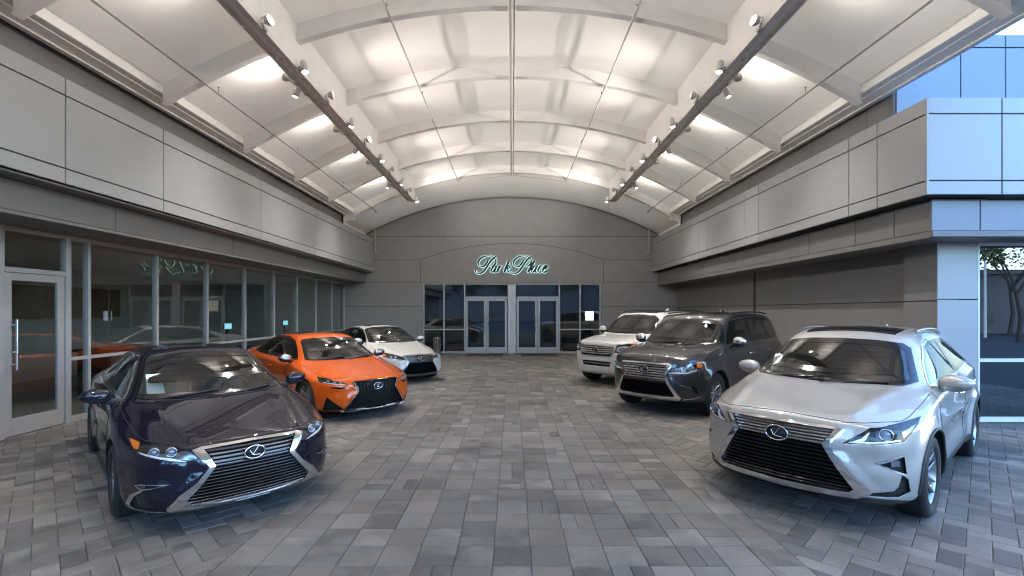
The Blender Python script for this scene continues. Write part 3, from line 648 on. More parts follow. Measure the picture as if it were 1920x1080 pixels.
# ================================================================= WHAT STANDS BEHIND THE CAMERA (seen in the glass)
M['bark'] = mat('bark', (.07, .055, .045), .9, noise=.2, nscale=8); M['leaf'] = mat('tree_leaf', (.11, .13, .035), .7, noise=.4, nscale=1.5)
def tree(x, y, h, lab, seed):
    rg = random.Random(seed); t = thing('tree', lab, 'tree', (x, y, 0), 0, 'trees across the road')
    m = MB(); tips = []
    def br(p, d, l, r, lv):
        e = p+d*l; mid = (p+e)/2+Vector((rg.uniform(-1, 1), rg.uniform(-1, 1), 0))*l*.06
        m.tube([p, mid, e], [r, r*.85, r*.65], 5, cap=False)
        if lv <= 2: tips.append(mid if lv else e)
        if lv == 0: return
        for _ in range(3 if lv > 1 else 4):
            nd = (d+Vector((rg.uniform(-1, 1), rg.uniform(-1, 1), rg.uniform(-.3, .6)))*.75).normalized(); br(e, nd, l*.68, r*.6, lv-1)
    br(Vector((0, 0, 0)), Vector((rg.uniform(-.05, .05), 0, 1)), h*.32, h*.014, 4)
    m.build('trunk', M['bark'], t)
    m = MB()
    for q in tips:
        for _ in range(26):
            c = q+Vector((rg.gauss(0, 1), rg.gauss(0, 1), rg.gauss(0, .8)))*h*.045; a = Vector((rg.uniform(-1, 1), rg.uniform(-1, 1), rg.uniform(-1, 1))).normalized()*.12; b = a.orthogonal().normalized()*.07
            m.add([c-a, c+b, c+a, c-b], [(0, 1, 2, 3)])
    m.build('crown', M['leaf'], t)
tree(31, -13, 9, 'broad spring tree beyond the corner window, seen in its glass', 1)
tree(-6, -16, 8, 'young tree left of the drive behind the camera, seen in the doors', 2)
tree(5.5, -19, 9, 'young tree right of the drive behind the camera, seen in the doors', 3)
tree(22, -24, 10, 'farther tree standing right behind the camera, seen in the glass', 4)
for i, (x, y, h) in enumerate(((-26, -22, 9), (-17, -30, 10), (-11, -34, 11), (0, -30, 9), (11, -32, 11), (17, -36, 10), (27, -34, 12))):
    tree(x, y, h, '%s tree from the left in the farther row across the road' % ORD[max(i, 1)] if i else 'leftmost tree in the farther row across the road', 20+i)
tree(40, -22, 11, 'tall tree farthest right across the road, seen in the corner window', 5)
M['farwall'] = mat('far_building_wall', (.13, .135, .14), .8, noise=.1, nscale=.3); M['lit_win'] = mat('lit_shop_window', (.02, .03, .035), .4, emit=(.75, .88, 1), estr=.03)
for i, (x, y, w, h, lab) in enumerate(((46, -28, 14, 5, 'low pale shop with lit windows across the road, seen in the corner window'), (4, -50, 72, 7.5, 'long low building across the road, seen in the entrance doors'), (-40, -45, 24, 8, 'boxy building across the road on the left'))):
    t = thing('shop_building', lab, 'building', (x, y, 0), 0, 'buildings across the road')
    MB().box((-w/2, -4, 0), (w/2, 4, h)).box((-w/2-.3, -4.3, h), (w/2+.3, 4.3, h+.4)).build('wall', M['farwall'], t)
    for k in range(int(w//3)):
        if (k+i) % 3 == 2: continue
        MB().box((-w/2+.9+3*k, 4.01, .8), (-w/2+1.7+1.1*((k*7+i) % 3)/2+3*k, 4.05, 1.6+.6*((k*5) % 3)/2)).build('window', M['lit_win'], t)
for i, (x, y) in enumerate(((-14, -20), (14, -26), (34, -18))):
    t = thing('street_lamp', '%s lit street lamp across the road behind the camera' % ('left', 'middle', 'right')[i], 'street lamp', (x, y, 0), 0, 'street lamps across the road')
    MB().tube([(0, 0, 0), (0, 0, 7), (.5, 0, 7.3), (1.2, 0, 7.3)], [.09, .06, .05, .05], 8).build('pole', M['channel'], t)
    MB().box((1.1, -.15, 7.24), (1.7, .15, 7.29)).build('lamp_head', mat('lit_street_lamp', (1, .8, .5), .4, emit=(1, .75, .45), estr=20), t)
# ================================================================= CARS
def paint(name, col, metal=.5, rough=.35, flake=0):
    m = bpy.data.materials.new(name); m.use_nodes = True; nt = m.node_tree; b = nt.nodes['Principled BSDF']; out = nt.nodes['Material Output']
    b.inputs['Base Color'].default_value = (*col, 1); b.inputs['Metallic'].default_value = metal; b.inputs['Roughness'].default_value = rough
    b.inputs['Coat Weight'].default_value = 1; b.inputs['Coat Roughness'].default_value = .015; b.inputs['Coat IOR'].default_value = 1.6; b.inputs['Specular IOR Level'].default_value = .05
    tc = nt.nodes.new('ShaderNodeTexCoord'); n = nt.nodes.new('ShaderNodeTexNoise'); n.inputs['Scale'].default_value = 900; n.inputs['Detail'].default_value = 1
    nt.links.new(tc.outputs['Object'], n.inputs['Vector']); bp = nt.nodes.new('ShaderNodeBump'); bp.inputs['Strength'].default_value = .06+flake; bp.inputs['Distance'].default_value = .0008
    nt.links.new(n.outputs['Fac'], bp.inputs['Height']); nt.links.new(bp.outputs[0], b.inputs['Normal'])
    # the inside of the shell is bare dark trim
    geo = nt.nodes.new('ShaderNodeNewGeometry'); d = nt.nodes.new('ShaderNodeBsdfDiffuse'); d.inputs[0].default_value = (.03, .03, .03, 1); mx = nt.nodes.new('ShaderNodeMixShader')
    nt.links.new(geo.outputs['Backfacing'], mx.inputs[0]); nt.links.new(b.outputs[0], mx.inputs[1]); nt.links.new(d.outputs[0], mx.inputs[2]); nt.links.new(mx.outputs[0], out.inputs[0])
    return m
M['well'] = mat('wheel_well_liner', (.01, .01, .01), .9)
M['trim'] = mat('gloss_black_trim', (.008, .008, .009), .12)
M['plastic'] = mat('dark_textured_plastic', (.022, .022, .023), .55)
M['chrome'] = mat('chrome_trim', (.80, .80, .81), .10, 1)
M['satin'] = mat('satin_silver_trim', (.50, .50, .51), .28, 1)
M['darkchrome'] = mat('dark_chrome_slat', (.36, .36, .37), .24, 1)
M['tyre'] = mat('tyre_rubber', (.014, .014, .015), .75, bump=.2, bscale=90)
M['rim_s'] = mat('machined_alloy', (.42, .42, .43), .32, 1); M['rim_d'] = mat('dark_alloy', (.10, .10, .105), .35, .8)
M['disc'] = mat('brake_disc', (.25, .25, .25), .4, 1)
M['amber'] = mat('amber_reflector', (.65, .16, .01), .15, coat=1)
M['lampin'] = mat('lamp_bowl', (.30, .31, .33), .15, .9)
M['lampdark'] = mat('lamp_bezel', (.012, .012, .013), .5)
M['lensg'] = mat('projector_lens', (.22, .26, .32), .03, .5, coat=1)
M['led'] = mat('white_light_guide', (.85, .87, .9), .2, .2)
M['cover'] = glass_mat('clear_lamp_cover', (.95, .95, .95), 1.45)
M['carglass'] = glass_mat('car_glass', (.48, .52, .50), 1.75)
M['carglass_d'] = glass_mat('privacy_car_glass', (.13, .14, .14), 1.75)
M['seat_b'] = mat('black_seat_leather', (.03, .03, .03), .5); M['seat_t'] = mat('beige_seat_leather', (.42, .36, .28), .5); M['seat_g'] = mat('grey_seat_leather', (.30, .30, .29), .5)
M['dash'] = mat('dashboard', (.05, .048, .045), .6)
M['tail'] = mat('red_lamp', (.35, .01, .01), .1, coat=1); M['darkmesh'] = mat('dark_mesh', (.24, .24, .245), .3, .9)
M['paper'] = mat('white_paper_sheet', (.88, .90, .86), .7)
def lerp(a, b, t): return a+(b-a)*t
class Car:
    def __init__(s, spec):
        s.c = spec; s.cage(); s.subdiv()
    # -------------------------------------------------- body cage
    def cage(s):
        c = s.c; ev = c['ev']; K = 4; E = len(ev)
        fr = c.get('fr', [0, .05, .24, .52, .80, 1]); R_ = len(fr)
        dw = c.get('dw', [-.07, -.012, .015, .022, .018, 0]); yfr = c['yfr']; yre = c['yre']
        kx = c.get('kx', [0, .32, .60, .82, .955]); ky = c.get('ky', [0, .012, .05, .15, .36])
        V = []; F = []; cr = {}
        def av(x, y, z): V.append((x, y, z)); return len(V)-1
        cols = K+1+E+K+1
        A = [[None]*cols for _ in range(R_)]
        e0, e1 = ev[0], ev[-1]
        for r in range(R_):
            for k in range(K+1):
                z = lerp(c['zfb'], c['zft'][k], fr[r]); x = kx[k]*(e0[9]+dw[r]*.9); A[r][k] = av(x, yfr[r]+ky[k]*(1 if r > 0 else .8), z)
                z = lerp(c['zrb'], c['zrt'], fr[r]); x = kx[k]*(e1[9]+dw[r]*.9); A[r][cols-1-k] = av(x, yre[r]-ky[k]*c.get('kr', .8), z)
            for j, e in enumerate(ev):
                zb = lerp(c['zsb'], c['zsb2'], j/(E-1)); A[r][K+1+j] = av(e[9]+dw[r]*(1 if 0 < j < E-1 else .95), e[8], lerp(zb, e[10], fr[r]))
        for r in range(R_-1):
            for k in range(cols-1): F.append((A[r][k], A[r][k+1], A[r+1][k+1], A[r+1][k]))
        top = A[-1]
        B = [[top[k] for k in range(K+1)]]
        for j, e in enumerate(ev):
            y0, z0, y2, x2, z2, y3, x3, z3 = e[:8]
            x1 = x2*.52; z1 = z0*.78+z2*.22; y1 = lerp(y0, y2, .27)
            B.append([av(0, y0, z0), av(x1, y1, z1), av(x2, y2, z2), av(x3, y3, z3), top[K+1+j]])
        B.append([top[cols-1-k] for k in range(K+1)])
        for j in range(len(B)-1):
            for i in range(K): F.append((B[j][i], B[j][i+1], B[j+1][i+1], B[j+1][i]))
        bot = A[0]; D = [[bot[k] for k in range(K+1)]]
        for j, e in enumerate(ev):
            xe = V[bot[K+1+j]][0]; ye = e[8]; zz = V[bot[K+1+j]][2]
            D.append([av(xe*q/4, ye, zz) for q in range(4)]+[bot[K+1+j]])
        D.append([bot[cols-1-k] for k in range(K+1)])
        for j in range(len(D)-1):
            for i in range(K): F.append((D[j][i], D[j+1][i], D[j+1][i+1], D[j][i+1]))
        def crease(ids, w):
            for a, b in zip(ids, ids[1:]): cr[(min(a, b), max(a, b))] = w
        crease(A[0], .9); crease(A[1], c.get('cr_low', .25)); crease(top, c.get('cr_sh', .35))
        crease([row[3] for row in B[3:-2]], .6)
        ci = c['cowl']+1
        crease([B[ci][i] for i in range(4)], .55); crease([B[ci+2][i] for i in range(3)], .3)
        crease([B[j][2] for j in range(ci, c['blb']+2)], c.get('cr_rail', .35))
        bi = c['blb']+1; crease([B[bi][i] for i in range(4)], .35)
        crease(B[0], c.get('cr_hood', .5)); crease(B[-1], .5)
        for ids, w in c.get('creases', []): pass
        # mirror
        n = len(V); mp = {}
        for i, (x, y, z) in enumerate(list(V)):
            if abs(x) < 1e-6: mp[i] = i
            else: V.append((-x, y, z)); mp[i] = len(V)-1
        F += [tuple(mp[i] for i in f[::-1]) for f in F]
        for (a, b), w in list(cr.items()): cr[(min(mp[a], mp[b]), max(mp[a], mp[b]))] = w
        me = bpy.data.meshes.new('cage'); me.from_pydata(V, [], F); me.update()
        at = me.attributes.new('crease_edge', 'FLOAT', 'EDGE')
        for e in me.edges:
            k = (min(e.vertices), max(e.vertices))
            if k in cr: at.data[e.index].value = cr[k]
        bm = bmesh.new(); bm.from_mesh(me); bmesh.ops.recalc_face_normals(bm, faces=bm.faces); bm.to_mesh(me); bm.free()
        s.cage_me = me
    def subdiv(s):
        o = bpy.data.objects.new('tmp', s.cage_me); C.objects.link(o)
        md = o.modifiers.new('s', 'SUBSURF'); md.levels = md.render_levels = s.c.get('lv', 4); md.subdivision_type = 'CATMULL_CLARK'; md.use_limit_surface = False
        dg = bpy.context.evaluated_depsgraph_get(); me = bpy.data.meshes.new_from_object(o.evaluated_get(dg)); bpy.data.objects.remove(o)
        n = len(me.vertices); co = np.empty(n*3, dtype=np.float64); me.vertices.foreach_get('co', co); co = co.reshape(-1, 3)
        co = s.deform(co); me.vertices.foreach_set('co', co.astype(np.float32).ravel()); me.update()
        s.me = me; s.co = co
        nr = np.empty(n*3, dtype=np.float32); me.vertices.foreach_get('normal', nr); s.nr = nr.reshape(-1, 3)
        s.polys = [tuple(p.vertices) for p in me.polygons]
        s.bvh = BVHTree.FromPolygons([tuple(v) for v in co], s.polys)
    def deform(s, co):
        c = s.c; x, y, z = co[:, 0], co[:, 1], co[:, 2]; ax = np.abs(x); sg = np.sign(x)
        for wy in (c['fo'], c['fo']+c['wb']):
            d = np.hypot(y-wy, z-c['tr']); ra = c['ra']
            t = np.exp(-((np.maximum(d-ra, 0))/.10)**2)*np.clip((ax-.6)/.2, 0, 1)*c.get('flare', .02)
            t *= np.clip((z-.1)/.2, 0, 1)*(z < c['tr']+ra+.3)
            x = x+sg*t
        # hollow in the doors
        mid = c['fo']+c['wb']/2
        t = np.exp(-((z-c.get('dz', .50))/.13)**2)*np.exp(-((y-mid)/(c['wb']*.36))**4)*np.clip((ax-.6)/.2, 0, 1)*c.get('hollow', .02)
        x = x-sg*t
        co = np.stack([x, y, z], 1)
        if 'sculpt' in c: co = c['sculpt'](co)
        return co
    # -------------------------------------------------- projection
    def hit(s, p, d):
        loc, n, fi, dist = s.bvh.ray_cast(Vector(p), Vector(d))
        if loc is None: return None
        f = s.polys[fi]; w = []; acc = Vector((0, 0, 0))
        for vi in f:
            q = 1/(((Vector(s.co[vi])-loc).length)**2+1e-7); acc += Vector(s.nr[vi])*float(q)
        acc.normalize()
        return loc, acc
    def proj(s, p, d, far=3.0):
        d = Vector(d).normalized(); h = s.hit(Vector(p)-d*far, d)
        if h: return h
        h = s.bvh.find_nearest(Vector(p)); return h[0], h[1]
    def frame(s, d):
        d = Vector(d).normalized(); u = Vector((0, 0, 1)).cross(d) if abs(d.z) < .9 else Vector((1, 0, 0))
        u.normalize(); v = d.cross(u).normalized() if abs(d.z) < .9 else Vector((0, 1, 0)); return d, u, v
    def tess(s, outer, d, inner=None, step=.035, bstep=.025):
        """outer: 3D-ish points seen along d; returns verts on body, normals, tris, boundary loops"""
        d, u, v = s.frame(d)
        def to2(p): p = Vector(p); return (p.dot(u), p.dot(v))
        def dens(poly):
            out = []
            for i in range(len(poly)):
                a, b = Vector(poly[i]), Vector(poly[(i+1) % len(poly)]); n = max(1, int((b-a).length/bstep))
                for k in range(n): out.append(tuple(a+(b-a)*k/n))
            return out
        P = dens([to2(p) for p in outer]); Q = dens([to2(p) for p in inner]) if inner else []
        pts = [Vector(p) for p in P+Q]; edges = [(i, (i+1) % len(P)) for i in range(len(P))]+[(len(P)+i, len(P)+(i+1) % len(Q)) for i in range(len(Q))]
        us = [p[0] for p in P]; vs = [p[1] for p in P]
        def inside(p, poly):
            r = False
            for i in range(len(poly)):
                a, b = poly[i-1], poly[i]
                if (a[1] > p[1]) != (b[1] > p[1]) and p[0] < (b[0]-a[0])*(p[1]-a[1])/(b[1]-a[1])+a[0]: r = not r
            return r
        nu = int((max(us)-min(us))/step)+1; nv = int((max(vs)-min(vs))/step)+1; allp = np.array(P+Q)
        for i in range(nu+1):
            for j in range(nv+1):
                q = (min(us)+(i+.5*(j % 2))*step, min(vs)+j*step)
                if inside(q, P) and not (Q and inside(q, Q)) and np.hypot(allp[:, 0]-q[0], allp[:, 1]-q[1]).min() > step*.45: pts.append(Vector(q))
        vo, eo, fo, ov, oe, of = delaunay_2d_cdt(pts, edges, [], 0, 1e-6)
        fs = []
        for f in fo:
            cx = sum(vo[i][0] for i in f)/len(f); cy = sum(vo[i][1] for i in f)/len(f)
            if inside((cx, cy), P) and not (Q and inside((cx, cy), Q)): fs.append(tuple(f))
        rep = outer[0]; base = Vector(rep)
        X, Nn = [], []
        for q in vo:
            p = u*q[0]+v*q[1]+d*base.dot(d); h = s.proj(p, d); X.append(h[0]); Nn.append(h[1])
        # boundary edges
        cnt = {}
        for f in fs:
            for i in range(len(f)):
                a, b = f[i], f[(i+1) % len(f)]; cnt.setdefault((min(a, b), max(a, b)), []).append((a, b))
        bd = [v_[0] for v_ in cnt.values() if len(v_) == 1]
        return X, Nn, fs, bd
    def patch(s, name, outer, d, m, parent, lift=.002, thick=.01, inner=None, mirror=False, step=.035, bstep=.025, shift=(0, 0, 0), flat=None):
        X, Nn, fs, bd = s.tess(outer, d, inner, step, bstep)
        obs = []
        for sg in ((1, -1) if mirror else (1,)):
            n = len(X); sh_ = Vector(shift); V = [x+nn*lift+sh_ for x, nn in zip(X, Nn)]
            if flat is not None: V = [flat(p) for p in V]
            used_ = sorted(set(i for e in bd for i in e)); mp = {i: n+k for k, i in enumerate(used_)}
            V2 = V+[V[i]-Nn[i]*thick for i in used_]; NN = list(Nn)+[Nn[i] for i in used_]
            F2 = list(fs)
            fn0 = (V[fs[0][1]]-V[fs[0][0]]).cross(V[fs[0][2]]-V[fs[0][0]]); fl = fn0.dot(Nn[fs[0][0]]) < 0
            if fl: F2 = [f[::-1] for f in F2]
            nf = len(F2)
            if thick > 0:
                for a, b in bd:
                    q = (a, mp[a], mp[b], b) if not fl else (b, mp[b], mp[a], a); F2.append(q)
            if sg < 0:
                V2 = [Vector((-p.x, p.y, p.z)) for p in V2]; F2 = [f[::-1] for f in F2]; NN = [Vector((-q.x, q.y, q.z)) for q in NN]
            me = bpy.data.meshes.new(name); me.from_pydata([tuple(p) for p in V2], [], F2); me.materials.append(m)
            sm = [i < nf for i in range(len(F2))]; me.polygons.foreach_set('use_smooth', sm); me.update()
            if flat is None:
                ln = []
                for p in me.polygons:
                    for vi in p.vertices: ln.append(tuple(NN[vi]) if p.index < nf else tuple(p.normal))
                try: me.normals_split_custom_set(ln)
                except Exception: pass
            o = bpy.data.objects.new(name, me); link(o, parent); obs.append(o)
        return obs
    def cutter(s, outer, d, depth=.05, out=.04, mirror=False):
        X, Nn, fs, bd = s.tess(outer, d, None, .05, .03); dv = Vector(d).normalized(); res = []
        for sg in ((1, -1) if mirror else (1,)):
            n = len(X); A = [x-dv*out for x in X]; B = [x+dv*depth for x in X]
            fn0 = (A[fs[0][1]]-A[fs[0][0]]).cross(A[fs[0][2]]-A[fs[0][0]]); f1 = [f if fn0.dot(dv) < 0 else f[::-1] for f in fs]
            F = list(f1)+[tuple(i+n for i in f[::-1]) for f in f1]
            for a, b in bd: F.append((a, a+n, b+n, b))
            V = A+B
            if sg < 0: V = [Vector((-p.x, p.y, p.z)) for p in V]
            res.append((V, F))
        return res
    def path(s, pts, d, lift=0.0, n=10, smooth=True):
        cs = catmull([tuple(p) for p in pts], n) if smooth else [tuple(p) for p in pts]
        out = []
        for p in cs:
            h = s.proj(p, d); out.append(h[0]+h[1]*lift)
        return out
    # -------------------------------------------------- make the shell
    def shell(s, parent, pm, pockets, holes):
        me = s.me.copy(); me.materials.clear(); me.materials.append(pm); me.materials.append(M['well'])
        me.polygons.foreach_set('use_smooth', [True]*len(me.polygons))
        o = bpy.data.objects.new('body', me); link(o)
        mb = MB(); c = s.c
        for wy in (c['fo'], c['fo']+c['wb']):
            for sg in (-1, 1): mb.lathe([(0, sg*.52), (c['ra'], sg*.52), (c['ra'], sg*1.3), (0, sg*1.3)], 56, (0, wy, c['tr']+c.get('az', .0)), 'x', 1, False)
        for V, F in pockets: mb.add(V, F, 1)
        cu = mb.build('cut', [M['well'], M['well']]); 
        bm = bmesh.new(); bm.from_mesh(cu.data); bmesh.ops.remove_doubles(bm, verts=bm.verts, dist=1e-5); bmesh.ops.recalc_face_normals(bm, faces=bm.faces); bm.to_mesh(cu.data); bm.free()
        md = o.modifiers.new('b', 'BOOLEAN'); md.operation = 'DIFFERENCE'; md.object = cu; md.solver = 'EXACT'; md.use_self = False
        dg = bpy.context.evaluated_depsgraph_get(); dg.update()
        try: nm = bpy.data.meshes.new_from_object(o.evaluated_get(dg))
        except Exception: nm = me
        o.modifiers.clear(); o.data = nm; bpy.data.objects.remove(cu)
        if len(nm.polygons) < 100: print('BOOLEAN FAILED', parent.name); o.data = me; nm = me
        # window openings: faces well inside a glass outline are taken out (the glass edge is a black band over the cut)
        bm = bmesh.new(); bm.from_mesh(nm); kill = []
        for f in bm.faces:
            if f.material_index != 0: continue
            q = f.calc_center_median()
            for fn in holes:
                if fn(q, f.normal): kill.append(f); break
        bmesh.ops.delete(bm, geom=kill, context='FACES'); bm.to_mesh(nm); bm.free()
        o.data.name = 'body'; o.parent = parent
        return o
def inpoly(u, v, poly):
    r = False
    for i in range(len(poly)):
        a, b = poly[i-1], poly[i]
        if (a[1] > v) != (b[1] > v) and u < (b[0]-a[0])*(v-a[1])/(b[1]-a[1])+a[0]: r = not r
    return r
def shrink(poly, g):
    p = [tuple(q) for q in poly]
    if area(p) < 0: p = p[::-1]
    return inset_poly(p, g)
def ev_scale(ev, sy=1, sx=1, sz=1, dz=0):
    out = []
    for e in ev:
        y0, z0, y2, x2, z2, y3, x3, z3, y4, x4, z4 = e
        out.append((y0*sy, z0*sz+dz, y2*sy, x2*sx, z2*sz+dz, y3*sy, x3*sx, z3*sz+dz, y4*sy, x4*sx, z4*sz+dz))
    return out
#      y0    z0     y2    x2    z2     y3    x3    z3     y4    x4    z4
EV_SEDAN = [
    (.16, .765, .24, .54, .745, .36, .70, .725, .60, .855, .72),
    (.60, .855, .66, .58, .845, .74, .745, .815, .93, .885, .79),
    (1.02, .935, 1.10, .61, .93, 1.18, .775, .905, 1.28, .89, .86),
    (1.20, .965, 1.34, .655, .97, 1.42, .80, .94, 1.48, .89, .885),
    (1.62, 1.225, 1.76, .615, 1.195, 1.74, .805, .96, 1.75, .89, .895),
    (2.05, 1.41, 2.16, .565, 1.365, 2.12, .805, .98, 2.1, .89, .905),
    (2.28, 1.445, 2.34, .56, 1.395, 2.4, .81, .99, 2.4, .89, .91),
    (2.80, 1.46, 2.80, .565, 1.41, 2.85, .81, 1.00, 2.85, .89, .92),
    (3.40, 1.41, 3.40, .55, 1.365, 3.35, .80, 1.01, 3.35, .885, .93),
    (3.78, 1.275, 3.80, .56, 1.245, 3.75, .78, 1.03, 3.7, .88, .94),
    (4.14, 1.125, 4.14, .60, 1.10, 4.1, .76, 1.03, 4.05, .865, .94),
    (4.50, 1.105, 4.48, .60, 1.08, 4.42, .73, 1.02, 4.40, .835, .94),
    (4.76, 1.08, 4.72, .58, 1.06, 4.64, .70, 1.0, 4.60, .79, .93)]
EV_CROSS = [
    (.15, .955, .22, .56, .94, .34, .74, .915, .60, .89, .87),
    (.56, 1.035, .62, .61, 1.03, .70, .79, .99, .93, .92, .95),
    (.94, 1.095, 1.03, .65, 1.095, 1.13, .825, 1.055, 1.25, .925, 1.0),
    (1.12, 1.125, 1.28, .70, 1.135, 1.38, .85, 1.085, 1.46, .925, 1.02),
    (1.54, 1.385, 1.68, .665, 1.36, 1.70, .86, 1.10, 1.73, .925, 1.035),
    (1.98, 1.61, 2.10, .62, 1.565, 2.1, .86, 1.12, 2.1, .925, 1.045),
    (2.2, 1.665, 2.27, .62, 1.615, 2.4, .865, 1.13, 2.4, .925, 1.055),
    (2.8, 1.70, 2.8, .63, 1.65, 2.85, .87, 1.15, 2.85, .925, 1.075),
    (3.5, 1.68, 3.5, .61, 1.625, 3.45, .865, 1.18, 3.4, .92, 1.10),
    (4.08, 1.61, 4.05, .57, 1.555, 3.93, .84, 1.22, 3.85, .915, 1.13),
    (4.42, 1.38, 4.38, .60, 1.35, 4.28, .79, 1.20, 4.25, .895, 1.12),
    (4.68, 1.12, 4.62, .62, 1.10, 4.52, .75, 1.10, 4.52, .84, 1.06)]
EV_BOXY = [
    (.16, 1.10, .20, .58, 1.095, .30, .76, 1.07, .52, .90, 1.00),
    (.52, 1.17, .57, .64, 1.17, .66, .81, 1.13, .88, .93, 1.05),
    (.92, 1.205, 1.00, .68, 1.21, 1.10, .84, 1.17, 1.22, .93, 1.09),
    (1.14, 1.225, 1.28, .73, 1.24, 1.36, .865, 1.195, 1.42, .93, 1.11),
    (1.48, 1.52, 1.60, .71, 1.50, 1.64, .87, 1.205, 1.68, .93, 1.12),
    (1.84, 1.785, 1.94, .68, 1.74, 2.0, .87, 1.21, 2.0, .93, 1.125),
    (2.05, 1.835, 2.10, .69, 1.785, 2.3, .875, 1.215, 2.3, .93, 1.13),
    (2.8, 1.87, 2.8, .70, 1.82, 2.85, .875, 1.22, 2.85, .93, 1.135),
    (3.6, 1.865, 3.6, .69, 1.815, 3.5, .87, 1.23, 3.5, .925, 1.15),
    (4.30, 1.83, 4.28, .66, 1.775, 4.1, .85, 1.25, 4.05, .92, 1.17),
    (4.58, 1.60, 4.55, .68, 1.57, 4.45, .82, 1.24, 4.40, .90, 1.15),
    (4.74, 1.25, 4.70, .70, 1.23, 4.62, .80, 1.17, 4.60, .86, 1.12)]
def smooth01(a, b, x): t = np.clip((x-a)/(b-a), 0, 1); return t*t*(3-2*t)
def sc_es(co):
    x, y, z = co[:, 0].copy(), co[:, 1].copy(), co[:, 2].copy(); ax = np.abs(x); sg = np.sign(x)
    # hood: raised centre with two creases running back from the grille corners
    w = (y > .05)*(y < 1.5)*np.clip((1.35-y)/.3, 0, 1)*smooth01(.08, .3, y); e = .40+.16*np.clip(y, 0, 1.2)
    z += .009*w*np.exp(-((ax-e)/.055)**2)*(z > .7); z -= .005*w*smooth01(e+.02, e+.12, ax)*(z > .7)
    # spindle: grille centre pushed forward
    f = np.clip((.35-y)/.3, 0, 1)*(z < .80); hw_ = np.interp(z, [.15, .30, .52, .72], [.60, .60, .40, .48])
    y -= .03*f*(1-smooth01(hw_-.03, hw_+.08, ax)); y += 0
    # upper corner hollow below the lamps
    y += .025*np.exp(-((z-.50)/.08)**2)*smooth01(.5, .65, ax)*np.clip((.7-y)/.4, 0, 1)
    return np.stack([x, y, z], 1)
SPEC = {}
SPEC['es'] = dict(ev=EV_SEDAN, fo=.97, wb=2.82, tr=.334, ra=.375, yfr=[.14, .045, .02, .0, .015, .085], yre=[4.78, 4.86, 4.89, 4.91, 4.90, 4.86],
    zfb=.17, zft=[.735, .735, .725, .71, .70], zrb=.22, zrt=.99, zsb=.16, zsb2=.20, cowl=3, blb=10, sculpt=sc_es, flare=.018)
def sc_rx(co):
    x, y, z = co[:, 0].copy(), co[:, 1].copy(), co[:, 2].copy(); ax = np.abs(x); sg = np.sign(x)
    w = np.clip((1.30-y)/.3, 0, 1)*smooth01(.08, .3, y); e = .46+.14*np.clip(y, 0, 1.2)
    z += .012*w*np.exp(-((ax-e)/.06)**2)*(z > .9); z -= .007*w*smooth01(e+.03, e+.13, ax)*(z > .9)
    f = np.clip((.35-y)/.3, 0, 1)*(z < 1.0); hw_ = np.interp(z, [.2, .36, .68, .92], [.68, .68, .44, .50])
    y -= .035*f*(1-smooth01(hw_-.03, hw_+.09, ax))
    y += .03*np.exp(-((z-.62)/.09)**2)*smooth01(.55, .7, ax)*np.clip((.7-y)/.4, 0, 1)
    t = np.exp(-((z-.80)/.05)**2)*smooth01(1.2, 2.0, y)*np.clip((ax-.7)/.1, 0, 1); x += sg*.012*t
    return np.stack([x, y, z], 1)
SPEC['rx'] = dict(ev=EV_CROSS, fo=.98, wb=2.79, tr=.375, ra=.425, yfr=[.16, .06, .03, .0, .01, .075], yre=[4.76, 4.84, 4.87, 4.88, 4.86, 4.80],
    zfb=.22, zft=[.915, .915, .90, .885, .865], zrb=.28, zrt=1.05, zsb=.22, zsb2=.26, cowl=3, blb=10, sculpt=sc_rx, flare=.03, dz=.60, hollow=.025)
def sc_gx(co):
    x, y, z = co[:, 0].copy(), co[:, 1].copy(), co[:, 2].copy(); ax = np.abs(x)
    f = np.clip((.35-y)/.3, 0, 1)*(z < 1.1); hw_ = np.interp(z, [.3, .45, .75, 1.05], [.66, .62, .46, .54])
    y -= .035*f*(1-smooth01(hw_-.03, hw_+.09, ax))
    return np.stack([x, y, z], 1)
SPEC['gx'] = dict(ev=EV_BOXY, fo=.90, wb=2.79, tr=.385, ra=.435, yfr=[.18, .06, .02, .0, .01, .075], yre=[4.72, 4.80, 4.83, 4.84, 4.82, 4.80],
    zfb=.27, zft=[1.055, 1.055, 1.045, 1.03, 1.0], zrb=.33, zrt=1.12, zsb=.28, zsb2=.30, cowl=3, blb=10, sculpt=sc_gx, flare=.035, dz=.7, hollow=.015, cr_rail=.5, lv=3)
SPEC['lx'] = dict(SPEC['gx'], ev=ev_scale(EV_BOXY, 1.02, 1.045, 1.02), yre=[4.82, 4.90, 4.93, 4.94, 4.92, 4.90], wb=2.85, tr=.40, ra=.45, sculpt=lambda co: co, zft=[1.08, 1.08, 1.07, 1.05, 1.02])
SPEC['gs'] = dict(SPEC['es'], ev=ev_scale(EV_SEDAN, 1.0, 1.02, .99), fo=.86, wb=2.85, tr=.335, ra=.37, lv=3, flare=.03)
SPEC['ls'] = dict(SPEC['es'], ev=ev_scale(EV_SEDAN, 1.035, 1.03, 1.015), fo=.90, wb=2.97, yre=[4.96, 5.04, 5.07, 5.09, 5.08, 5.04], tr=.345, ra=.385, lv=3)
POSE = {'es': (-2.319, 4.24, -44.93), 'rx': (2.46, 4.361, 50.1), 'gs': (-2.36, 8.26, -45.2), 'ls': (-2.39, 12.33, -40.6), 'gx': (2.384, 8.515, 46.9), 'lx': (2.094, 11.88, 49.75)}
def fullpoly(half):                                   # (x, z) from top centre round to bottom centre -> whole outline
    left = [(-x, z) for x, z in half[::-1] if x > 1e-6]
    return list(half)+left
def front3(poly): return [(x, 0, z) for x, z in poly]
def side3(poly): return [(.9, y, z) for y, z in poly]
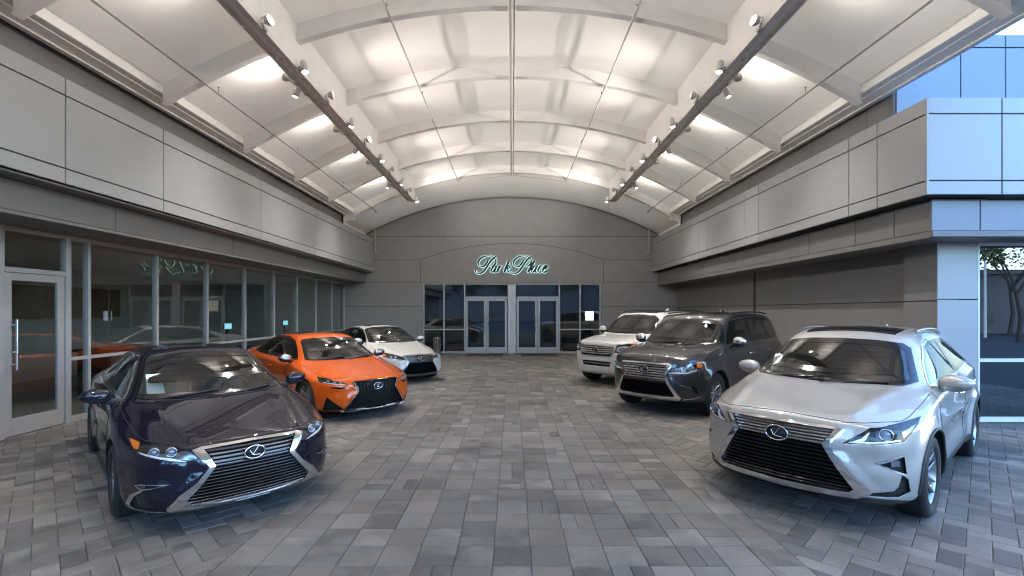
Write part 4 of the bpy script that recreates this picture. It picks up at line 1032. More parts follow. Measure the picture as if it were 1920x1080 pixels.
FD = (0, 1, 0); SDIR = (-1, 0, 0); DG = (-.5, .86, 0)
def slats(car, inner, zs, hgt, dep, inset, mi_mat, parent, name='slats', wfn=None, n=22, extra=None):
    m = MB(); P = inner
    for zi, z in enumerate(zs):
        xs = []
        for i in range(len(P)):
            a, b = P[i-1], P[i]
            if (a[1] > z) != (b[1] > z): xs.append(a[0]+(z-a[1])*(b[0]-a[0])/(b[1]-a[1]))
        if not xs: continue
        xm = max(xs)-.004; h = hgt[zi] if isinstance(hgt, list) else hgt; rows = []
        for k in range(n+1):
            x = -xm+2*xm*k/n; q = car.proj((x, 0, z), FD)[0]; y = q.y+inset
            rows += [(x, y, z-h*.5), (x, y-.006, z+h*.1), (x, y+.004, z+h*.5), (x, y+dep, z+h*.35), (x, y+dep, z-h*.5)]
        fs = [(k*5+j, k*5+(j+1) % 5, k*5+5+(j+1) % 5, k*5+5+j) for k in range(n) for j in range(5)]+[(0, 1, 2, 3, 4), tuple(n*5+j for j in range(5))]
        m.add(rows, fs, 0, False)
    if extra: extra(m)
    return m.build(name, mi_mat, parent)
def make_wheel(r, rr, w, style, face, name='wheel'):
    t = MB(); hw = w/2
    t.lathe([(rr-.012, hw-.012), (rr+.006, hw-.006), (rr+.02, hw+.002), ((r+rr)/2, hw+.008), (r-.03, hw-.002), (r-.008, hw-.02), (r-.001, hw-.045), (r, 0), (r-.001, -hw+.045), (r-.008, -hw+.02), (r-.03, -hw), (rr, -hw+.02)], 56, axis='x')
    for k in (-.06, -.02, .02, .06): t.lathe([(r+.0008, k-.004), (r+.0008, k+.004)], 56, axis='x')
    rim = MB(); rim.lathe([(rr-.002, hw-.004), (rr+.002, hw-.012), (rr-.012, hw-.016), (rr-.022, hw-.05), (rr-.035, hw-.10), (rr-.045, -hw+.03), (rr, -hw+.02)], 48, axis='x')
    n, dbl = style; cx = hw-.055
    def spoke(a, w0, w1, off0=0, off1=0):
        ca, sa = math.cos(a), math.sin(a); sec = []
        for q, (rad, ww, xo, off) in enumerate(((.035, w0, cx, off0), (rr*.45, (w0*.55+w1*.45), cx+.008, (off0+off1)/2), (rr-.018, w1, hw-.022, off1))):
            for (o_, dx) in ((-ww/2, -.004), (-ww*.3, .004), (ww*.3, .004), (ww/2, -.004), (ww/2, -.045), (-ww/2, -.045)):
                oo = o_+off; sec.append((xo+dx, rad*ca-oo*sa, rad*sa+oo*ca))
        s0 = len(rim.v)
        rim.add(sec, [(6*l+j, 6*l+j+1, 6*l+7+j, 6*l+6+j) for l in (0, 1) for j in range(3)], 0)
        rim.add(sec, [(6*l+j, 6*l+(j+1) % 6, 6*l+6+(j+1) % 6, 6*l+6+j) for l in (0, 1) for j in (3, 4, 5)], 1)
    for i in range(n):
        a = 2*math.pi*i/n+.3
        if dbl: spoke(a-.03, .030, .022, -.018, -.040*rr/.22); spoke(a+.03, .030, .022, .018, .040*rr/.22)
        else: spoke(a, .045, .032)
    rim.lathe([(0, cx+.012), (.03, cx+.012), (.038, cx+.004), (.06, cx), (.062, cx-.05)], 24, axis='x')
    for i in range(5):
        a = 2*math.pi*(i+.5)/5; rim.lathe([(0, cx+.004), (.009, cx+.004), (.011, cx-.01)], 8, (0, .045*math.cos(a)*1.05, .045*math.sin(a)*1.05), 'x', 1)
    d = MB(); d.lathe([(0, -.0), (rr*.74, .0), (rr*.74, -.02), (0, -.02)], 40, axis='x').box((-.03, rr*.45, -.06), (.03, rr*.8, .10))
    w_ = rim.build(name, [face, M['rim_d']]); t_ = t.build('tyre', M['tyre'], w_); d_ = d.build('brake_disc', M['disc'], w_)
    return w_
def place_wheels(t, c, proto, track, fo, wb, tr, w):
    first = True
    for wy in (fo, fo+wb):
        for s in (1, -1):
            if first: o = proto; kids = list(proto.children)
            else:
                o = proto.copy(); C.objects.link(o)
                for k_ in proto.children: q = k_.copy(); C.objects.link(q); q.parent = o
            first = False
            o.parent = t; o.location = (s*(track-w/2), wy, tr); o.rotation_euler = (R(17)*wy, 0, 0 if s > 0 else math.pi)
def ellipsoid(m, c, r, n=20, k=12, fn=None, mi=0):
    vs, fs = [], []
    for i in range(k+1):
        th = math.pi*i/k
        for j in range(n):
            ph = 2*math.pi*j/n; p = Vector((math.sin(th)*math.cos(ph), math.sin(th)*math.sin(ph), math.cos(th)))
            if fn: p = fn(p)
            vs.append((c[0]+p.x*r[0], c[1]+p.y*r[1], c[2]+p.z*r[2]))
    for i in range(k):
        for j in range(n): fs.append((i*n+j, i*n+(j+1) % n, (i+1)*n+(j+1) % n, (i+1)*n+j))
    return m.add(vs, fs, mi, True)
def mirror_(t, c, s, m_cap, m_low, size=(.125, .07, .075), chrome=False):
    cx, cy, cz = c; z0 = cz
    def shp(p):
        q = p.copy(); k = q.x*s
        q.x = math.copysign(abs(q.x)**.8, q.x); q.z = math.copysign(abs(q.z)**.85, q.z)
        q.z *= 1-.28*max(0, k)-.0*k; q.z += .10*k
        if q.y > .35: q.y = .35
        q.y += .25*max(0, k)**2
        return q
    m = MB(); ellipsoid(m, (s*cx, cy, z0), size, 28, 18, shp); o = m.build('mirror', m_cap, t)
    m = MB(); 
    def shp2(p):
        q = shp(p); q.z = min(q.z, -.28); return q*1.015
    ellipsoid(m, (s*cx, cy, z0), size, 28, 18, shp2)
    m.tube([(s*(cx-.20), cy+.03, z0-.10), (s*(cx-.13), cy+.015, z0-.075), (s*(cx-.04), cy, z0-.045)], [(.02, .045), (.018, .035), (.015, .03)], 10)
    q = m.build('mirror_foot', m_low, o)
    m = MB(); ellipsoid(m, (s*cx, cy+.012, z0), (size[0]*.86, .022, size[2]*.8), 20, 10, lambda p: Vector((p.x, max(p.y, 0), p.z))); q = m.build('mirror_glass', M['chrome'], o)
def emblem(t, car, x, z, w, h, sink=-.012):
    p, n = car.proj((x, 0, z), FD); y = p.y+sink; m = MB()
    cen = Vector((x, y-.004, z)); pts = [cen+Vector((w*math.cos(a), 0, h*math.sin(a))) for a in [2*math.pi*i/36 for i in range(36)]]
    m.tube(pts, (.006, .007), 8, closed=True)
    # slanted letter L inside the ring
    def bar(a, b, wd):
        a, b = Vector(a), Vector(b); m.tube([cen+Vector((a.x*w, 0, a.y*h)), cen+Vector((b.x*w, 0, b.y*h))], [(wd[0]*w, .005), (wd[1]*w, .005)], 6)
    bar((.32, .80), (-.22, -.35), (.10, .13)); bar((-.26, -.38), (.55, -.50), (.13, .09)); bar((-.5, .35), (-.25, -.35), (.05, .12))
    o = m.build('emblem', M['chrome'], t)
    m = MB(); m.lathe([(0, 0), (1, 0), (1, .012)], 32, (0, 0, 0), 'y'); m.v = [(cen.x+v[0]*w*.98, cen.y+.004+v[1], cen.z+v[2]*h*.98) for v in m.v]; m.build('emblem_plate', M['lampdark'], o)
def interior(t, c, seatm, belt, cowl_y, roof, sc=1, wheel=True):
    y0 = cowl_y; m = MB(); zb = belt-.07
    m.box((-.70, y0+.10, zb-.35), (.70, y0+.62, zb-.04)); m.box((-.70, y0-.05, zb-.28), (.70, y0+.30, zb-.015)); m.box((.17, y0+.38, zb-.05), (.57, y0+.58, zb+.03)); m.box((-.16, y0+.55, zb-.5), (.16, y0+1.5, zb-.26))
    m.build('dashboard', M['dash'], t, .03)
    m = MB(); s0 = zb-.40; m.box((-.78, y0+.2, s0-.16), (.78, y0+3.0, s0-.12)); m.build('floor_mat', M['dash'], t)
    cen = Vector((.37, y0+.72, zb-.02)); m = MB(); pts = []
    for i in range(28):
        a = 2*math.pi*i/28; q = Vector((.185*math.cos(a), 0, .185*math.sin(a))); q = Matrix.Rotation(R(-25), 3, 'X') @ q; pts.append(cen+q)
    m.tube(pts, .015, 8, closed=True); 
    for a in (0, math.pi, -math.pi/2):
        q = Matrix.Rotation(R(-25), 3, 'X') @ Vector((.185*math.cos(a), 0, .185*math.sin(a))); m.tube([cen, cen+q], (.022, .012), 6)
    ellipsoid(m, cen, (.07, .03, .06)); m.tube([cen, cen+Vector((0, -.3, -.1))], .03, 8)
    m.build('steering_wheel', M['seat_b'], t)
    for (x, y, w) in ((.37, y0+1.15, .26), (-.37, y0+1.15, .26), (.40, y0+1.88, .30), (-.40, y0+1.88, .30)):
        m = MB(); m.box((x-w, y-.28, s0+.02), (x+w, y+.26, s0+.18)); k = len(m.v)
        m.box((x-w*.92, -.06, 0), (x+w*.92, .07, .60)).xf(Matrix.Translation((0, y+.24, s0+.12)) @ Matrix.Rotation(R(-17), 4, 'X'), k); k = len(m.v)
        if w > .28: m.build('seat', seatm, t, .035); continue
        m.box((x-.13, -.05, .64), (x+.13, .05, .80)).xf(Matrix.Translation((0, y+.24, s0+.12)) @ Matrix.Rotation(R(-17), 4, 'X'), k); m.tube([(x-.05, y+.42, s0+.68), (x-.05, y+.46, s0+.78)], .008, 6).tube([(x+.05, y+.42, s0+.68), (x+.05, y+.46, s0+.78)], .008, 6)
        m.build('seat', seatm, t, .035)
    m = MB(); ellipsoid(m, (0, c['ev'][5][0]+.02, c['ev'][5][1]-.13), (.12, .02, .035)); m.build('rear_view_mirror', M['seat_b'], t)
SEAMS = {}
def build_car(kind, name, label, cat, pm, seatm, F):
    sp = SPEC[kind]; X, Y, A = POSE[kind]; t = thing(name, label, cat, (X, Y, 0), -R(A), 'cars on display'); car = Car(sp)
    ws = fullpoly(F['ws']); gi = fullpoly(F['gin']) if 'gin' in F else None
    pockets = []
    if gi: pockets += car.cutter(front3(gi), FD, F.get('gdepth', .09), .08)
    for pk in F.get('pockets', []): pockets += car.cutter(pk[0], pk[1], pk[2], .05, mirror=True)
    pockets += car.cutter(F['hl'], DG, .055, .05, mirror=True)
    rw = fullpoly(F['rw'])
    yh = sp['ev'][5][0]
    wsS, rwS = shrink(ws, .022), shrink(rw, .022); sS = [shrink(p, .018) for p in F['sw']]
    def h1(q, n): return n.z > .02 and n.y < -.08 and q.y < yh+.3 and q.z > .8 and inpoly(q.x, q.z, wsS)
    def h2(q, n): return n.y > .08 and q.y > yh+.8 and inpoly(q.x, q.z, rwS)
    def h3(q, n): return abs(n.x) > .45 and abs(q.x) > .3 and any(inpoly(q.y, q.z, p) for p in sS)
    holes = [h1, h2, h3]
    if 'sun' in F:
        sn = shrink(F['sun'], .02)
    body = car.shell(t, pm, pockets, holes)
    # glazing
    def glaz(nm, poly3, d, g, edge, mirror=False, ringm=None, lift=.003):
        o = car.patch(nm, poly3, d, g, t, lift=lift, thick=0, mirror=mirror, step=.045)
        inner = edge(poly3); r_ = car.patch(nm+'_seal', poly3, d, ringm or M['trim'], t, lift=lift+.002, thick=.012, inner=inner, mirror=mirror, step=.03)
        for a, b in zip(o, r_): b.parent = a
        return o
    wsI = shrink(ws, .040)
    glaz('windscreen', front3(ws), FD, M['carglass'], lambda p: front3(wsI))
    glaz('rear_window', front3(rw), (0, -1, 0), F.get('rglass', M['carglass_d']), lambda p: front3(shrink(rw, .045)))
    for i, p in enumerate(F['sw']):
        glaz('side_window', side3(p), SDIR, F.get('sglass', M['carglass'] if i == 0 else M['carglass_d']) if not F.get('dark') else M['carglass_d'], lambda q, p=p: side3(shrink(p, .034)), mirror=True, lift=.001)
    if 'pil' in F:
        for p in F['pil']: car.patch('pillar_trim', side3(p), SDIR, M['trim'], t, lift=.004, thick=.01, mirror=True)
    if 'dlo' in F:
        big = F['dlo']; car.patch('window_surround', side3(big), SDIR, F.get('dlom', M['chrome']), t, lift=.007, thick=.012, inner=side3(shrink(big, .016)), mirror=True, step=.02)
    if 'sun' in F: car.patch('sunroof', [(x, y, 1.5) for x, y in F['sun']], (0, 0, -1), M['trim'], t, lift=.004, thick=.006, step=.05)
    # grille
    if 'gout' in F:
        car.patch('grille_frame', front3(fullpoly(F['gout'])), FD, F.get('gfm', M['chrome']), t, lift=F.get('glift', .010), thick=.035, inner=front3(gi), step=.012, bstep=.02)
    if gi:
        for nm, zs, hg, dp, ins, mt in F['slats']: slats(car, gi, zs, hg, dp, ins, mt, t, nm)
    if 'em' in F: emblem(t, car, 0, *F['em'])
    # headlamps
    HL = F['hl']; P2 = HL
    bowl = car.patch('headlight', HL, DG, M[F.get('bowl', 'lampdark')], t, lift=-.048, thick=0, mirror=True, step=.03)
    cov = car.patch('lamp_cover', HL, DG, M['cover'], t, lift=.002, thick=.006, mirror=True, step=.03)
    for b_, c_ in zip(bowl, cov): c_.parent = b_
    for b_, sg in zip(bowl, (1, -1)):
        for (px, py, pz, pr) in F['projs']:
            p, n = car.proj((px, py, pz), DG); o0 = p-n*.020-Vector((0, 0, 0)); dv = Vector((.18, -1, 0)).normalized()
            ring, ball, hs = MB(), MB(), MB()
            ring.lathe([(pr*1.25, 0), (pr*1.22, -.008), (pr*1.02, -.006), (pr*.95, .01)], 24, axis='y'); ball.lathe([(0, -.012), (pr*.45, -.009), (pr*.8, -.002), (pr*.95, .008)], 24, axis='y'); hs.lathe([(pr*1.2, -.002), (pr*1.3, .03), (pr*1.3, .05)], 24, axis='y')
            rot = Matrix.Rotation(R(10), 4, 'Z'); mt = Matrix.Translation(o0) @ rot
            for mb_, nm, mm in ((ring, 'projector_ring', M['chrome']), (ball, 'projector', M['lensg']), (hs, 'projector_shroud', M['lampin'])):
                mb_.xf(mt)
                if sg < 0: mb_.v = [(-v[0], v[1], v[2]) for v in mb_.v]
                mb_.build(nm, mm, b_)
    for nm, poly, mt, lf in F.get('hlparts', []):
        os_ = car.patch(nm, poly, DG, mt, t, lift=lf, thick=.012, mirror=True, step=.02, bstep=.015)
        for o_, b_ in zip(os_, bowl): o_.parent = b_
    # other patches on both sides / whole
    for q in F.get('patches', []):
        nm, poly, d, mt, lf, th, mi = q[:7]; car.patch(nm, poly, d, mt, t, lift=lf, thick=th, mirror=mi, inner=q[7] if len(q) > 7 else None, step=.025, bstep=.02)
    for nm, paths, d, rad, mt, mi, lf in F.get('tubes', []):
        for sg in ((1, -1) if mi else (1,)):
            m = MB()
            for p in paths:
                pp = car.path(p, d, lf); m.tube([(sg*v.x, v.y, v.z) for v in pp], rad, 6)
            m.build(nm, mt, t)
    # seams
    for sg in (1, -1):
        for p in F['seams_side']:
            pp = car.path([(.9, y, z) for y, z in p], SDIR, .0); MB().tube([(sg*v.x, v.y, v.z) for v in pp], .0032, 5).build('panel_gap', M['black'], t)
        for p in F['seams_top']:
            pp = car.path([(x, y, 1.2) for x, y in p], (0, 0, -1), .0); MB().tube([(sg*v.x, v.y, v.z) for v in pp], .0035, 5).build('panel_gap', M['black'], t)
        for (y, z) in F['handles']:
            p, n = car.proj((.9, y, z), SDIR); h = MB()
            h.tube([(p.x+.005, p.y-.10, p.z), (p.x+.028, p.y-.075, p.z+.003), (p.x+.032, p.y, p.z+.004), (p.x+.028, p.y+.075, p.z+.003), (p.x+.005, p.y+.10, p.z)], (.008, .014), 8)
            if sg < 0: h.v = [(-v[0], v[1], v[2]) for v in h.v]
            h.build('door_handle', F.get('handm', pm), t)
    for sg in (1, -1): mirror_(t, F['mir'], sg, F.get('mircap', pm), F.get('mirlow', M['plastic']), F.get('mirsize', (.125, .07, .075)))
    # wipers, aerial
    m = MB(); q = F['ws'][-1][1]
    for a, b in (((-.52, q+.005), (.02, q+.045)), ((.02, q-.01), (.56, q+.03))):
        pp = [car.proj((a[0]+(b[0]-a[0])*k/8, 0, a[1]+(b[1]-a[1])*k/8), FD)[0]+Vector((0, -.012, .012)) for k in range(9)]; m.tube(pp, .007, 5)
    m.build('wiper', M['plastic'], t)
    if 'fin' in F:
        p = car.proj((0, F['fin'], 2), (0, 0, -1))[0]; m = MB()
        m.add([(-.02, p.y-.09, p.z-.01), (.02, p.y-.09, p.z-.01), (.028, p.y+.07, p.z-.01), (-.028, p.y+.07, p.z-.01), (-.003, p.y+.045, p.z+.07), (.003, p.y+.045, p.z+.07), (.004, p.y+.075, p.z+.065), (-.004, p.y+.075, p.z+.065)], [(0, 1, 5, 4), (1, 2, 6, 5), (2, 3, 7, 6), (3, 0, 4, 7), (4, 5, 6, 7)], 0, False); m.build('aerial', pm, t)
    # wheel and arch trims
    r_, rim_r, w_, style, face = F['wheel']
    wpro = make_wheel(sp['tr'], rim_r, w_, style, face); place_wheels(t, car, wpro, F['track'], sp['fo'], sp['wb'], sp['tr'], w_)
    if 'arch' in F:
        am, ar = F['arch']
        for wy in (sp['fo'], sp['fo']+sp['wb']):
            for sg in (1, -1):
                pts = []
                for k in range(25):
                    a = R(-8+196*k/24); yy, zz = wy+(sp['ra']+.004)*math.cos(a), sp['tr']+(sp['ra']+.004)*math.sin(a)
                    if zz < sp['zsb']: continue
                    p, n = car.proj((.9, yy, zz), SDIR); pts.append((sg*(p.x+.001), yy, zz))
                MB().tube(pts, ar, 8).build('arch_trim', am, t)
    interior(t, sp, seatm, sp['ev'][3][1], sp['ev'][3][0], sp['ev'][7][1])
    # tail lamps
    for sg in (1,): car.patch('tail_light', F['tail'], (-.5, -.86, 0), M['tail'], t, lift=.003, thick=.01, mirror=True)
    if 'sheet' in F:
        X_, Z_, mt = F['sheet']; p = car.proj((X_, 0, Z_), FD)[0]; n = MB(); yy = p.y+.055; 
        n.add([(X_-.075, yy-.02, Z_-.10), (X_+.075, yy-.02, Z_-.10), (X_+.07, yy+.13, Z_+.11), (X_-.07, yy+.13, Z_+.11)], [(0, 1, 2, 3)]); n.build('price_sheet', mt, t)
    return t, car

SIDE_SEAMS = [[(1.44, .93), (1.40, .80), (1.40, .55), (1.44, .24)], [(2.88, .98), (2.88, .6), (2.86, .24)], [(3.86, .98), (3.74, .78), (3.50, .62), (3.38, .42)], [(1.46, .24), (2.2, .235), (3.3, .25)]]
# ---------------------------------------------------------------- dark sedan
P_ES = paint('aubergine_black_paint', (.005, .004, .014), .0, .4)
F_ES = dict(bowl='lampin', ws=[(0, 1.385), (.30, 1.375), (.50, 1.345), (.575, 1.30), (.715, .995), (.60, .98), (0, .968)], rw=[(0, 1.33), (.40, 1.31), (.50, 1.27), (.56, 1.12), (.4, 1.115), (0, 1.125)],
    sw=[[(1.60, .985), (1.88, 1.15), (2.16, 1.285), (2.45, 1.335), (2.83, 1.345), (2.83, 1.0)], [(2.93, 1.005), (2.93, 1.345), (3.18, 1.33), (3.48, 1.26), (3.80, 1.11), (3.90, 1.035), (3.6, 1.02)]],
    pil=[[(2.83, 1.0), (2.83, 1.345), (2.93, 1.345), (2.93, 1.005)]], dlo=[(1.55, .97), (1.86, 1.16), (2.14, 1.305), (2.45, 1.36), (2.85, 1.37), (3.2, 1.355), (3.52, 1.28), (3.86, 1.11), (3.97, 1.025), (3.6, 1.0), (2.8, .98)],
    gout=[(0, .722), (.385, .714), (.455, .695), (.43, .65), (.345, .55), (.43, .44), (.545, .345), (.625, .235), (.60, .19), (.42, .165), (0, .160)],
    gin=[(0, .702), (.375, .692), (.345, .64), (.300, .548), (.395, .42), (.495, .30), (.455, .235), (.25, .222), (0, .218)],
    slats=[('grille', [.675, .643, .611, .579, .550], .017, .04, .012, M['darkchrome']), ('grille', [.522, .494, .466, .438, .410, .382, .354, .326, .298, .270, .245], .013, .04, .016, M['darkchrome'])],
    em=(.612, .082, .056), hl=[(.425, .04, .625), (.452, .09, .685), (.53, .21, .728), (.62, .315, .737), (.74, .48, .740), (.83, .70, .765), (.81, .48, .705), (.775, .34, .672), (.70, .222, .650), (.617, .144, .630), (.49, .07, .605)],
    projs=[(.692, .275, .700, .031), (.588, .174, .698, .033)],
    hlparts=[('indicator', [(.765, .52, .742), (.825, .69, .762), (.808, .48, .71), (.785, .42, .705)], M['amber'], -.006),
             ('light_guide', [(.79, .42, .688), (.775, .345, .676), (.70, .226, .654), (.617, .148, .634), (.50, .075, .610), (.55, .11, .632), (.60, .15, .652), (.66, .2, .662), (.72, .28, .676)], M['led'], -.010)],
    pockets=[([(.60, .12, .432), (.76, .29, .436), (.80, .34, .42), (.78, .30, .395)], DG, .03), ([(.800, .36, .36), (.825, .46, .25), (.80, .47, .215), (.60, .2, .215), (.78, .33, .25)], DG, .02)],
    patches=[('fog_trim', [(.595, .11, .440), (.77, .29, .443), (.805, .35, .425), (.77, .28, .388)], DG, M['chrome'], .006, .03, True, [(.63, .14, .432), (.755, .28, .436), (.79, .34, .422), (.76, .275, .402)]),
             ('fog_lamp', [(.745, .27, .434), (.785, .33, .428), (.79, .33, .405), (.75, .27, .405)], DG, M['lampin'], -.008, .01, True),
             ('corner_trim', [(.755, .265, .400), (.775, .29, .392), (.835, .41, .335), (.853, .50, .25), (.83, .50, .215), (.815, .46, .26), (.805, .37, .33), (.765, .28, .378)], DG, M['chrome'], .005, .02, True),
             ('lower_lip', [(.62, .2, .20), (.80, .40, .205), (.86, .6, .22), (.86, .6, .17), (.80, .4, .165), (.60, .18, .165)], DG, M['satin'], .006, .02, True)],
    seams_side=SIDE_SEAMS, seams_top=[[(.47, .145), (.60, .30), (.735, .55), (.79, .95), (.81, 1.36)], [(0, .115), (.25, .118), (.47, .145)]],
    handles=[(2.62, .80), (3.58, .83)], handm=M['chrome'], mir=(.975, 1.66, 1.015), wheel=(.334, .222, .225, (5, True), M['rim_s']), track=.905, fin=3.55,
    sun=[(-.42, 2.42), (.42, 2.42), (.42, 3.1), (-.42, 3.1)], tail=[(.50, 4.86, .90), (.80, 4.7, .93), (.86, 4.5, .92), (.83, 4.6, .80), (.6, 4.85, .78)], sheet=(-.50, 1.085, M['paper']))
# ---------------------------------------------------------------- silver crossover
P_RX = paint('silver_white_paint', (.41, .40, .375), .35, .34)
F_RX = dict(ws=[(0, 1.555), (.32, 1.545), (.55, 1.515), (.62, 1.47), (.76, 1.165), (.68, 1.135), (0, 1.122)], rw=[(0, 1.55), (.40, 1.53), (.52, 1.48), (.58, 1.22), (0, 1.20)],
    sw=[[(1.60, 1.135), (1.93, 1.33), (2.22, 1.475), (2.5, 1.525), (2.84, 1.54), (2.86, 1.155)], [(2.95, 1.16), (2.95, 1.54), (3.35, 1.52), (3.72, 1.40), (3.98, 1.235), (3.6, 1.20)]],
    pil=[[(2.84, 1.155), (2.84, 1.54), (2.95, 1.54), (2.95, 1.16)]], dlo=[(1.52, 1.10), (1.90, 1.345), (2.20, 1.50), (2.5, 1.55), (2.9, 1.565), (3.38, 1.545), (3.76, 1.42), (4.08, 1.22), (3.6, 1.185), (2.8, 1.14)],
    gout=[(0, .875), (.44, .872), (.505, .855), (.47, .80), (.405, .725), (.53, .545), (.665, .375), (.645, .33), (.575, .29), (0, .270)],
    gin=[(0, .855), (.435, .852), (.40, .79), (.352, .725), (.46, .54), (.565, .37), (.53, .338), (0, .325)],
    slats=[('grille', [.835, .808, .781, .754, .728], .017, .05, .008, M['satin']),
           ('grille', [.690, .655, .620, .585, .550, .515, .480, .445, .410, .378, .35], .018, .05, .022, M['trim'])],
    em=(.755, .095, .066), hl=[(.492, .05, .742), (.56, .10, .80), (.652, .193, .885), (.782, .449, .905), (.895, .80, .935), (.885, .539, .845), (.842, .372, .772), (.675, .153, .758)],
    projs=[(.755, .275, .835, .042)],
    hlparts=[('light_guide', [(.53, .07, .752), (.62, .12, .80), (.655, .16, .85), (.672, .16, .85), (.645, .13, .79), (.60, .10, .757)], M['led'], -.012),
             ('reflector', [(.55, .08, .755), (.675, .153, .763), (.84, .37, .778), (.835, .36, .790), (.675, .15, .776), (.57, .09, .770)], M['led'], -.012),
             ('reflector', [(.83, .42, .85), (.875, .70, .90), (.875, .56, .85), (.845, .42, .80)], M['lampin'], -.012)],
    pockets=[([(.69, .17, .602), (.83, .343, .655), (.855, .37, .645), (.858, .40, .50), (.80, .27, .545)], DG, .03), ([(.835, .35, .50), (.862, .42, .46), (.872, .46, .345), (.82, .34, .305), (.66, .14, .325), (.68, .16, .352), (.79, .30, .365), (.815, .33, .40)], DG, .03)],
    patches=[('fog_trim', [(.69, .165, .60), (.83, .343, .655), (.85, .36, .65), (.72, .19, .592), (.80, .27, .545), (.79, .26, .540)], DG, M['chrome'], .004, .02, True),
             ('fog_lamp', [(.785, .27, .618), (.835, .345, .615), (.838, .345, .57), (.79, .27, .567)], DG, M['lampin'], -.012, .012, True),
             ('front_lip', front3([(.56, .285), (.65, .31), (.80, .285), (.86, .26), (.86, .225), (0, .215), (-.86, .225), (-.86, .26), (-.80, .285), (-.65, .31), (-.56, .285), (0, .262)]), FD, M['plastic'], .008, .03, False),
             ('rocker_cladding', side3([(1.42, .36), (3.36, .38), (3.30, .26), (1.46, .235)]), SDIR, M['plastic'], .006, .02, True)],
    tubes=[('roof_rail', [[(.575, 2.35, 1.7), (.59, 2.7, 1.7), (.59, 3.2, 1.7), (.565, 3.75, 1.66), (.54, 4.0, 1.6)]], (0, 0, -1), (.018, .016), M['satin'], True, .035)],
    seams_side=[[(1.44, 1.08), (1.38, .9), (1.40, .6), (1.44, .30)], [(2.90, 1.13), (2.90, .7), (2.88, .30)], [(3.98, 1.15), (3.78, .90), (3.50, .72), (3.36, .50)]],
    seams_top=[[(.50, .13), (.64, .27), (.80, .55), (.845, .95), (.86, 1.36)], [(0, .098), (.25, .10), (.50, .13)]],
    handles=[(2.62, .96), (3.60, 1.0)], handm=M['chrome'], mir=(1.005, 1.73, 1.15), mirlow=M['satin'], mirsize=(.14, .085, .085), wheel=(.375, .252, .235, (5, True), M['rim_s']), track=.945, fin=3.9, arch=(M['plastic'], .014),
    sun=[(-.45, 2.12), (.45, 2.12), (.47, 2.3), (.47, 2.6), (-.47, 2.6), (-.47, 2.3)], tail=[(.45, 4.8, .98), (.8, 4.6, 1.05), (.9, 4.3, 1.08), (.86, 4.5, .95), (.6, 4.8, .92)], sheet=(-.56, 1.235, M['paper']))
# ---------------------------------------------------------------- orange sedan
P_GS = paint('bright_orange_paint', (.66, .105, .010), .15, .35)
F_GS = dict(F_ES, bowl='lampdark', ws=[(0, 1.345), (.30, 1.337), (.50, 1.315), (.565, 1.27), (.70, .97), (.60, .957), (0, .950)],
    gout=[(0, .690), (.375, .682), (.44, .66), (.41, .60), (.352, .53), (.44, .40), (.545, .27), (.60, .19), (.58, .165), (0, .16)],
    gin=[(0, .672), (.372, .662), (.385, .60), (.335, .53), (.42, .40), (.52, .27), (.56, .20), (.5, .195), (0, .185)], gfm=M['trim'], glift=.006, gdepth=.05,
    slats=[('grille', [.19+.0155*k for k in range(31)], .0055, .02, .012, M['darkmesh'])],
    em=(.575, .078, .054), hl=[(.50, .075, .632), (.56, .13, .672), (.72, .43, .728), (.82, .60, .745), (.835, .44, .665), (.64, .145, .628)],
    projs=[(.60, .16, .655, .020), (.67, .24, .672, .020), (.74, .34, .688, .020)],
    hlparts=[('light_guide', [(.53, .09, .638), (.66, .165, .642), (.80, .38, .668), (.80, .39, .680), (.66, .17, .652), (.55, .10, .65)], M['led'], -.008)],
    pockets=[([(.58, .10, .232), (.79, .27, .435), (.80, .40, .195), (.62, .17, .200)], DG, .06)],
    patches=[('air_dam_trim', [(.60, .11, .56), (.50, .07, .60), (.70, .24, .60), (.74, .28, .592)], DG, M['trim'], .003, .01, True),
             ('lip_trim', front3([(0, .172), (.50, .18), (.60, .205), (.61, .19), (.52, .16), (0, .150), (-.52, .16), (-.61, .19), (-.60, .205), (-.50, .18)]), FD, M['satin'], .022, .03, False)],
    tubes=[('grille_rim', [[(.42, .02, .655), (.355, .0, .53), (.45, .02, .39), (.57, .08, .215)]], FD, .007, M['satin'], True, .01),
           ('grille_mesh', [[(.06*k, 0, .665) for _ in (0,)]+[(.06*k, 0, .665-.02*j) for j in range(1, 23)] for k in range(0, 6)], FD, .0025, M['darkmesh'], True, -.014)],
    seams_top=[[(.46, .13), (.62, .30), (.745, .55), (.79, .95), (.81, 1.36)], [(0, .105), (.25, .11), (.46, .13)]], handm=P_GS, mircap=M['darkchrome'], mir=(.965, 1.64, 1.0),
    wheel=(.335, .252, .26, (10, False), M['rim_s']), track=.925, dlom=M['trim'], sheet=(.50, 1.03, M['paper']), tail=F_ES['tail'])
